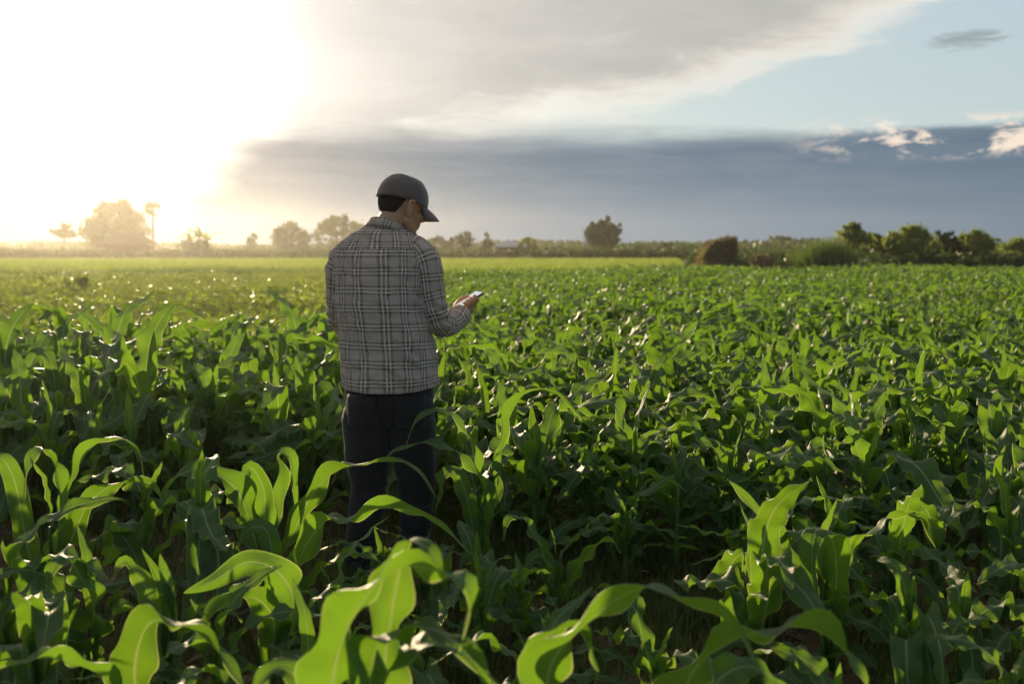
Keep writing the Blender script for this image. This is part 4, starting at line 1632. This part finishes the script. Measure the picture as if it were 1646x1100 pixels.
palm0, palm1 = pl(.004, -.085, -.030), pl(.008, -.015, -.026)
RW2 = RW
chain(mb, [RW2, (RW2 + palm0) / 2 + PM @ Vector((0, 0, -.004)), palm0], [.026, .025, .028])
for dx_ in (-.026, -.009, .009, .026):
    chain(mb, [palm0 + PM @ Vector((dx_ * .6, 0, 0)), pl(dx_ * 1.0 + .004, -.045, -.028), pl(dx_ * 1.05 + .004, -.004, -.022)], [.016, .0165, .013], 10)
# four fingers wrap behind the phone and hook over its right-hand edge
for i, (b0, ln) in enumerate(((.012, 1.0), (-.008, 1.05), (-.028, 1.0), (-.047, .85))):
    k = pl(-.012 + .004 * i, b0, -.021)
    p1 = pl(.022, b0 + .010, -.019)
    p2 = pl(.043 + .002 * ln, b0 + .014, -.006)
    p3 = pl(.044, b0 + .016, .010)
    p4 = pl(.030, b0 + .016, .013)
    chain(mb, [k, p1, p2, p3, p4], [.011, .0098, .0092, .0086, .0072], 10)
# thumb leaves the side of the palm and lies along the left-hand edge
chain(mb, [pl(-.020, -.080, -.026), pl(-.042, -.052, -.012), pl(-.043, -.022, .006), pl(-.026, .006, .013), pl(-.014, .020, .0125)], [.016, .0145, .0115, .0105, .0085], 10)

# ---- left hand, relaxed in front of the belly
fw = (LW - LE).normalized()
lp = LW + fw * .085
chain(mb, [LW, lp], [.025, .030])
sx = fw.cross(Vector((0, 0, 1))).normalized()
for i, (o_, ln) in enumerate(((.028, .078), (.010, .086), (-.009, .080), (-.027, .064))):
    b0 = lp + Vector((0, 0, 1)) * o_
    chain(mb, [LW + fw * .03 + Vector((0, 0, o_ * .6)), b0, b0 + fw * ln * .55 - sx * .010, b0 + fw * ln * .85 - sx * .030, b0 + fw * ln * .8 - sx * .046], [.014, .0105, .0095, .0085, .0072], 10)
chain(mb, [LW + fw * .02, LW + fw * .045 + Vector((0, 0, .038)) - sx * .01, LW + fw * .085 + Vector((0, 0, .052)) - sx * .02, LW + fw * .115 + Vector((0, 0, .050)) - sx * .025], [.016, .014, .0105, .008], 10)
body = ob('body', remeshed(mb, .0036, 3, 'body', M_SKIN), person)
for s in (-1, 1):
    V, F = ellipsoid(hd((s * .031, .078, -.004)), (.0125,) * 3, None, 14, 10)
    ob('eye', mesh_data('eye', V, F, None, M_EYE), person)

# hair: shell on the back and sides of the skull, below and under the cap
V, F = ellipsoid((0, 0, 0), (.0815, .1020, .104), None, 200, 130)
hv, keep = [], set()
for i, v in enumerate(V):
    p = Vector((v.x, v.y - .009, v.z + .018))
    back = min(1, max(0, (-.012 - v.y) / .05))
    back = back * back * (3 - 2 * back)
    low = .034 - .086 * back + .005 * mnoise.noise(v * 90) + .004 * mnoise.noise(v * 300)
    thick = min(1, max(0, (p.z - low) / .022))
    p += v.normalized() * (-.0045 + .0055 * thick + .002 * mnoise.noise(v * 60) + .0008 * mnoise.noise(v * 260))
    if p.z > low:
        keep.add(i)
    hv.append(hd(p))
ob('hair', mesh_data('hair', hv, [f for f in F if all(i in keep for i in f)], None, M_HAIR), person)


# ---- cap
def cap_parts():
    nu, nv = 72, 22
    V = np.zeros((nv + 1, nu, 3))
    for i in range(nv + 1):
        f = i / nv
        for j in range(nu):
            b = 2 * math.pi * j / nu + math.pi / 2
            a = f * math.pi / 2 * 1.02
            seam = abs(math.sin(b * 3))
            rad = 1.0 - .014 * max(0, 1 - seam * 5) * f ** .3
            rr = math.sin(a) ** .88
            x = .0895 * rr * math.cos(b) * rad
            y_ = .1120 * rr * math.sin(b) * rad - .008
            z = .112 * math.cos(a) * (1.0 if f < .9 else 1.0)
            # flatter top, fuller front
            z = .020 + (z if z < .095 else .095 + (z - .095) * .55)
            z -= .010 * f ** 6 * max(0, -math.sin(b)) ** 2
            nz = mnoise.noise(Vector((x, y_, z)) * 28) * .0022
            V[i, j] = (x * (1 + nz * 8), y_ * (1 + nz * 8), z + nz)
    return V, nu, nv


CV, nu, nv = cap_parts()
capm = Matrix.Rotation(R(-3), 4, 'X')
Vc = [hd(capm @ Vector(p)) for p in CV.reshape(-1, 3)]
Fc = [tuple(f) for f in grid_faces(nu, nv, True)]
cap = ob('cap', mesh_data('cap', Vc, Fc, None, M_CAP), person)
sol = cap.modifiers.new('thick', 'SOLIDIFY')
sol.thickness = .003
# brim
bu, bv = 24, 8
BV = []
for i in range(bv + 1):
    f = i / bv
    for j in range(bu + 1):
        t = -1 + 2 * j / bu
        a = t * R(62)
        r0x, r0y = .0890, .1110
        x = r0x * math.sin(a) * (1 + .05 * f)
        y_ = r0y * math.cos(a) - .008 + f * .078 * (1 - .72 * abs(t) ** 3.2)
        z = .024 - .030 * (abs(t) ** 2) * (.35 + .65 * f) - .026 * f + .004 * math.sin(f * 3.14)
        BV.append(hd(capm @ Vector((x, y_, z))))
br_ = ob('brim', mesh_data('brim', BV, grid_faces(bu, bv), None, M_CAP), cap)
sol = br_.modifiers.new('thick', 'SOLIDIFY')
sol.thickness = .004
V, F = ellipsoid(hd(capm @ Vector((0, -.008, .1252))), (.008, .008, .004), H3, 12, 8)
ob('button', mesh_data('button', V, F, None, M_CAP), cap)


# ---- shirt
def fold_noise(p, k=1.0):
    q = Vector((p[0] * 9, p[1] * 9, p[2] * 4.5))
    a = mnoise.noise(q)
    b = mnoise.noise(Vector((p[0] * 20 + p[2] * 12, p[1] * 20, p[2] * 9 - p[0] * 8)))
    m = max(0, mnoise.noise(Vector((p[0] * 5 + 4, p[1] * 5, p[2] * 5 + 1))) + .15)
    d = math.sin((p[2] * 1.0 + p[0] * .7) * 75 + 5 * mnoise.noise(Vector((p[0] * 6, p[1] * 6, p[2] * 6))))
    low = max(0, 1 - (p[2] - .78) / .30)
    g = math.sin(p[0] * 70 + 4 * mnoise.noise(Vector((p[0] * 5, p[1] * 5, p[2] * 3 + 7))))
    return (a * .010 + (abs(b) - .25) * .017 + d * m * .009 + g * low * .004) * k


def loft(rings, nu, fold=1.0, u0=0.0, vofs=0.0):
    """rings: list of (centre, axis_x, axis_y, rx, ry, v, exponent); the seam lies on the far side (+axis_y)"""
    V = np.zeros((len(rings), nu + 1, 3))
    U = np.zeros((len(rings), nu + 1, 2))
    rmax = max(r[3] for r in rings)
    for i, (c, ax, ay, rx, ry, v, ex) in enumerate(rings):
        per = math.pi * (3 * (rx + ry) - math.sqrt((3 * rx + ry) * (rx + 3 * ry)))
        for j in range(nu + 1):
            a = math.pi / 2 + 2 * math.pi * j / nu
            ca, sa = math.cos(a), math.sin(a)
            x = math.copysign(abs(ca) ** (2 / ex), ca) * rx
            y_ = math.copysign(abs(sa) ** (2 / ex), sa) * ry
            p = c + ax * x + ay * y_
            jj = j % nu
            d = (ax * x + ay * y_).normalized()
            p = p + d * fold_noise(p, fold)
            V[i, j] = p
            U[i, j] = ((j / nu - .5) * per * 1.0 + u0, v + vofs)
    return V.reshape(-1, 3), U.reshape(-1, 2), grid_faces(nu, len(rings) - 1)


TY = R(-14)
tax, tay = Vector((math.cos(TY), math.sin(TY), 0)), Vector((-math.sin(TY), math.cos(TY), 0))
prof = [  # z, cx, cy, rx, ry, exponent
    (.812, -.004, .00, .210, .148, 2.3), (.86, -.004, .00, .209, .150, 2.3), (.95, -.008, .005, .206, .148, 2.4), (1.05, -.016, .01, .203, .145, 2.4),
    (1.15, -.026, .018, .203, .143, 2.5), (1.25, -.032, .028, .206, .142, 2.5), (1.33, -.035, .036, .205, .138, 2.5), (1.385, -.038, .042, .198, .128, 2.4),
    (1.420, -.038, .048, .188, .116, 2.3), (1.450, -.037, .054, .168, .104, 2.2), (1.475, -.033, .060, .138, .094, 2.1), (1.497, -.024, .064, .099, .084, 2.0), (1.515, -.016, .068, .078, .076, 2.0)]
PR = cr_spline([(p[1], p[2], p[0], p[3], p[4], p[5]) for p in prof], 84)
rings = []
vv, last = 0, None
for q in PR:
    c = Vector((q[0], q[1], q[2]))
    edge_pt = Vector((0, q[4] + -q[1], q[2]))
    if last is not None:
        vv += (Vector((q[3] * .35, 0, q[2])) - last).length
    last = Vector((q[3] * .35, 0, q[2]))
    rings.append((c, tax, tay, q[3], q[4], vv, q[5]))
V, U, F = loft(rings, 112, 1.0)
# curved tails: longer at the back and front, cut up at the sides
for i in range(len(V)):
    f = max(0, 1 - (V[i, 2] - .812) / .12)
    if f > 0:
        dx_ = V[i] - np.array(rings[0][0])
        side = abs(dx_[0] * tax.x + dx_[1] * tax.y) / .214
        V[i, 2] += (.022 * side ** 3 - .004) * f
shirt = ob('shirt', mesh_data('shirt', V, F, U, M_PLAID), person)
shirt.modifiers.new('thick', 'SOLIDIFY').thickness = .0015


def sleeve(pts, rad, nu, u0, name, extra_fold=1.0, vofs=0.0, n=70):
    A = cr_spline([(*p, r) for p, r in zip(pts, rad)], n)
    rings, v = [], 0
    prev_ax = None
    for i in range(n):
        c = Vector(A[i, :3])
        t = Vector(A[min(i + 1, n - 1), :3] - A[max(i - 1, 0), :3]).normalized()
        # back seam direction carried along
        if prev_ax is None:
            ay = Vector((0, 1, 0)) - t * t.y
        else:
            ay = prev_ax - t * t.dot(prev_ax)
        ay.normalize()
        prev_ax = ay
        ax = ay.cross(t).normalized() * -1
        if i:
            v += (A[i, :3] - A[i - 1, :3]).dot(A[i, :3] - A[i - 1, :3]) ** .5
        rings.append((c, ax, ay, A[i, 3], A[i, 3] * .96, -v, 2.0))
    V, U, F = loft(rings, nu, extra_fold * .6, u0, vofs)
    # gathered folds inside the elbow and above the cuff
    for i in range(n):
        f = i / (n - 1)
        e = math.exp(-((f - .56) / .10) ** 2) * .006 + math.exp(-((f - .93) / .09) ** 2) * .005
        c = np.array(rings[i][0])
        for j in range(nu + 1):
            k = i * (nu + 1) + j
            d = V[k] - c
            ph = 2 * math.pi * (j % nu) / nu
            V[k] += d / np.linalg.norm(d) * e * math.sin(f * 95 + 1.5 * math.sin(ph) + 2 * math.sin(ph * 2 + 1))
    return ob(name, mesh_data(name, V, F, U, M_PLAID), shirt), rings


rw_end = RW * .80 + RE * .20
sl_r, rr_ = sleeve([ML(652, 398, .03), ML(672, 402, .005), ML(685, 425, -.015), ML(691, 470, -.02), ML(703, 514, -.012), ML(718, 522, .06), ML(735, 511, .16), ML(742, 507, .215)],
                   [.052, .060, .066, .064, .060, .058, .050, .040], 56, .022, 'sleeve')
sl_l, lr_ = sleeve([ML(578, 398, .075), ML(565, 402, .08), ML(551, 425, .085), ML(547, 470, .105), ML(550, 516, .15), Vector((-.17, .24, 1.085)), Vector((-.09, .315, 1.105)), LW * .92 + LE * .08],
                   [.052, .060, .066, .063, .058, .054, .047, .039], 56, .05, 'sleeve')


def band(ringset, k0, grow, name, hgt=None):
    """short doubled band of cloth around the last rings of a sleeve"""
    c, ax, ay, rx, ry, v, ex = ringset[k0]
    t = (ringset[-1][0] - ringset[-4][0]).normalized()
    rings = []
    for f, g in ((0, .0), (.0, grow), (.25, grow * 1.1), (.75, grow), (1.0, grow * .9), (1.0, -.004)):
        rings.append((c + t * f * .05, ax, ay, rx * .98 + g, ry * .98 + g, f * .05, 2.0))
    V, U, F = loft(rings, 48, .35, .01)
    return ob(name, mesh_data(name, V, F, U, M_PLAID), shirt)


band(rr_, -8, .004, 'cuff')
band(lr_, -8, .004, 'cuff')

# collar: stand and turned-down leaf, tilted with the neck
cc_ = Vector((-.014, .066, 1.487))
tilt = Matrix.Rotation(R(13), 3, 'Y') @ Matrix.Rotation(R(-16), 3, 'X')
cax, cay, caz = tilt @ tax, tilt @ tay, tilt @ Vector((0, 0, 1))
rings = []
for z, g, v in ((-.012, .002, 0), (.010, -.002, .02), (.030, -.006, .04), (.036, -.003, .046), (.033, .003, .052), (.014, .009, .072), (-.006, .016, .094), (-.008, .013, .096)):
    rings.append((cc_ + caz * z, cax, cay, .079 + g, .078 + g, v, 2.0))
V, U, F = loft(rings, 64, .35, .012)
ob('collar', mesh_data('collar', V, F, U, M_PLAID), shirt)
# yoke: a doubled panel over the shoulder blades
yr = [r for r in rings]
rings = []
for q in PR:
    if 1.405 < q[2] < 1.512:
        g = .0022
        rings.append((Vector((q[0], q[1], q[2])), tax, tay, q[3] + g, q[4] + g, (q[2] - 1.405) * 1.35, q[5]))
V, U, F = loft(rings, 112, 1.0, .03, .01)
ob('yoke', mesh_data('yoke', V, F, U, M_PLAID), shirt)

# ---- trousers: one surface grown from hips and legs
mb = MB()
mb.add(*ellipsoid((-.002, .0, .80), (.196, .128, .16), Matrix.Rotation(TY, 3, 'Z'), 32, 20))
mb.add(*ellipsoid((-.088, -.045, .74), (.096, .080, .105), None, 24, 16))
mb.add(*ellipsoid((.098, -.045, .74), (.096, .080, .105), None, 24, 16))


def leg(h, k, a):
    mid = (h * .5 + k * .5)
    calf = k * .55 + a * .45 + Vector((0, -.012, 0))
    chain(mb, [h, mid, k, calf, a + Vector((0, 0, .05)), a + Vector((0, .0, -.03))], [.104, .094, .078, .072, .066, .068], 28)


leg(ML(588, 672, 0), LK, LA)
leg(ML(661, 672, 0), RK, RA)
tm = remeshed(mb, .006, 5, 'trousers', M_DENIM)
co = np.empty(len(tm.vertices) * 3, dtype=np.float32)
tm.vertices.foreach_get('co', co)
co = co.reshape(-1, 3)
no = np.empty(len(tm.vertices) * 3, dtype=np.float32)
tm.vertices.foreach_get('normal', no)
no = no.reshape(-1, 3)
for i in range(len(co)):
    x, y_, z = co[i]
    w_ = mnoise.noise(Vector((x * 8 + 3, y_ * 8, z * 22 + x * 14)))
    knee = math.exp(-((z - .40) / .10) ** 2) + .8 * math.exp(-((z - .70) / .06) ** 2) + 1.0 * math.exp(-((z - .08) / .07) ** 2)
    co[i] += no[i] * (.004 * w_ + .007 * knee * (abs(w_) - .2))
tm.vertices.foreach_set('co', co.ravel())
tm.update()
tro = ob('trousers', tm, person)
# back pockets
for s, cxp in ((-1, 585), (1, 662)):
    V, F = [], []
    n = 8
    for i in range(n + 1):
        for j in range(n + 1):
            u_, w_ = -1 + 2 * i / n, -1 + 2 * j / n
            x = (cxp - 625) / 379 + u_ * .062
            z = .735 + w_ * .062 - (.016 * (1 - abs(u_)) if w_ < -.5 else 0)
            q, nn, fi, ds = [None] * 4
            V.append(Vector((x, -.6, z)))
    from mathutils.bvhtree import BVHTree
    bvh = BVHTree.FromPolygons([Vector(c) for c in co], [tuple(p.vertices) for p in tm.polygons])
    V2 = []
    for v in V:
        h_, nn, _, _ = bvh.ray_cast(v, Vector((0, 1, 0)))
        V2.append((h_ + nn * .003) if h_ else v + Vector((0, .5, 0)))
    pk = ob('pocket', mesh_data('pocket', V2, grid_faces(n, n), None, M_DENIM), tro)
    pk.modifiers.new('thick', 'SOLIDIFY').thickness = .003

# ---- shoes
for a, tw in ((LA, 4), (RA, -16)):
    mb = MB()
    m3 = Matrix.Rotation(R(tw), 3, 'Z')
    A0 = Vector((a.x, a.y, 0))
    mb.add(*ellipsoid(A0 + m3 @ Vector((0, -.01, .055)), (.043, .065, .05), m3))
    mb.add(*ellipsoid(A0 + m3 @ Vector((0, .06, .045)), (.046, .09, .042), m3))
    mb.add(*ellipsoid(A0 + m3 @ Vector((0, .135, .035)), (.047, .06, .033), m3))
    me = remeshed(mb, .006, 4, 'shoe', M_SHOE)
    for v in me.vertices:
        v.co.z = max(v.co.z, .004)
    shoe = ob('shoe', me, person)
    V, F = [], []
    for i, (zz_, gr) in enumerate(((.0, .0), (.0, 1.0), (.022, 1.0), (.022, .0))):
        for j in range(24):
            b = 2 * math.pi * j / 24
            V.append(A0 + m3 @ Vector((.052 * gr * math.cos(b) * (1 - .1 * math.sin(b - 1)), .06 + .145 * gr * math.sin(b), zz_)))
    ob('sole', mesh_data('sole', V, [tuple(f) for f in grid_faces(24, 3, True)], None, M_SHOE, False), shoe)


# ---- phone, held but a thing of its own
def phone_screen():
    m, o = new_mat('phone_screen')
    c = objco()
    e = node('ShaderNodeEmission')
    e.inputs[0].default_value = (.85, .88, .92, 1)
    e.inputs[1].default_value = .45
    p = principled((.02, .02, .022), .08, .5)
    ad = node('ShaderNodeAddShader')
    S.nt.links.new(p.s, ad.inputs[0])
    S.nt.links.new(e.outputs[0], ad.inputs[1])
    return finish(m, o, S(ad.outputs[0]))


def rbox(w, l, t, r, z0, name, mat):
    V, n = [], 6
    for z in (z0, z0 + t):
        for sx_, sy_, a0 in ((1, 1, 0), (-1, 1, 90), (-1, -1, 180), (1, -1, 270)):
            for i in range(n):
                a = R(a0 + 90 * i / (n - 1))
                V.append((sx_ * (w / 2 - r) + r * math.cos(a), sy_ * (l / 2 - r) + r * math.sin(a), z))
    k = 4 * n
    F = [tuple(range(k - 1, -1, -1)), tuple(range(k, 2 * k))] + [(i, (i + 1) % k, k + (i + 1) % k, k + i) for i in range(k)]
    return mesh_data(name, V, F, None, mat, False)


phone = ob('mobile_phone', rbox(.074, .156, .0085, .010, -.0045, 'mobile_phone', M_PHONE))
tag(phone, 'black mobile phone with a bright screen held by the person', 'phone')
phone.matrix_world = Matrix.Translation(person.location) @ Matrix.Translation(PH) @ PM.to_4x4()
scn = ob('screen', rbox(.067, .146, .0006, .007, .0042, 'screen', phone_screen()), phone)
print('tris', sum(len(m.polygons) for m in bpy.data.meshes), 'objects', len(bpy.data.objects))
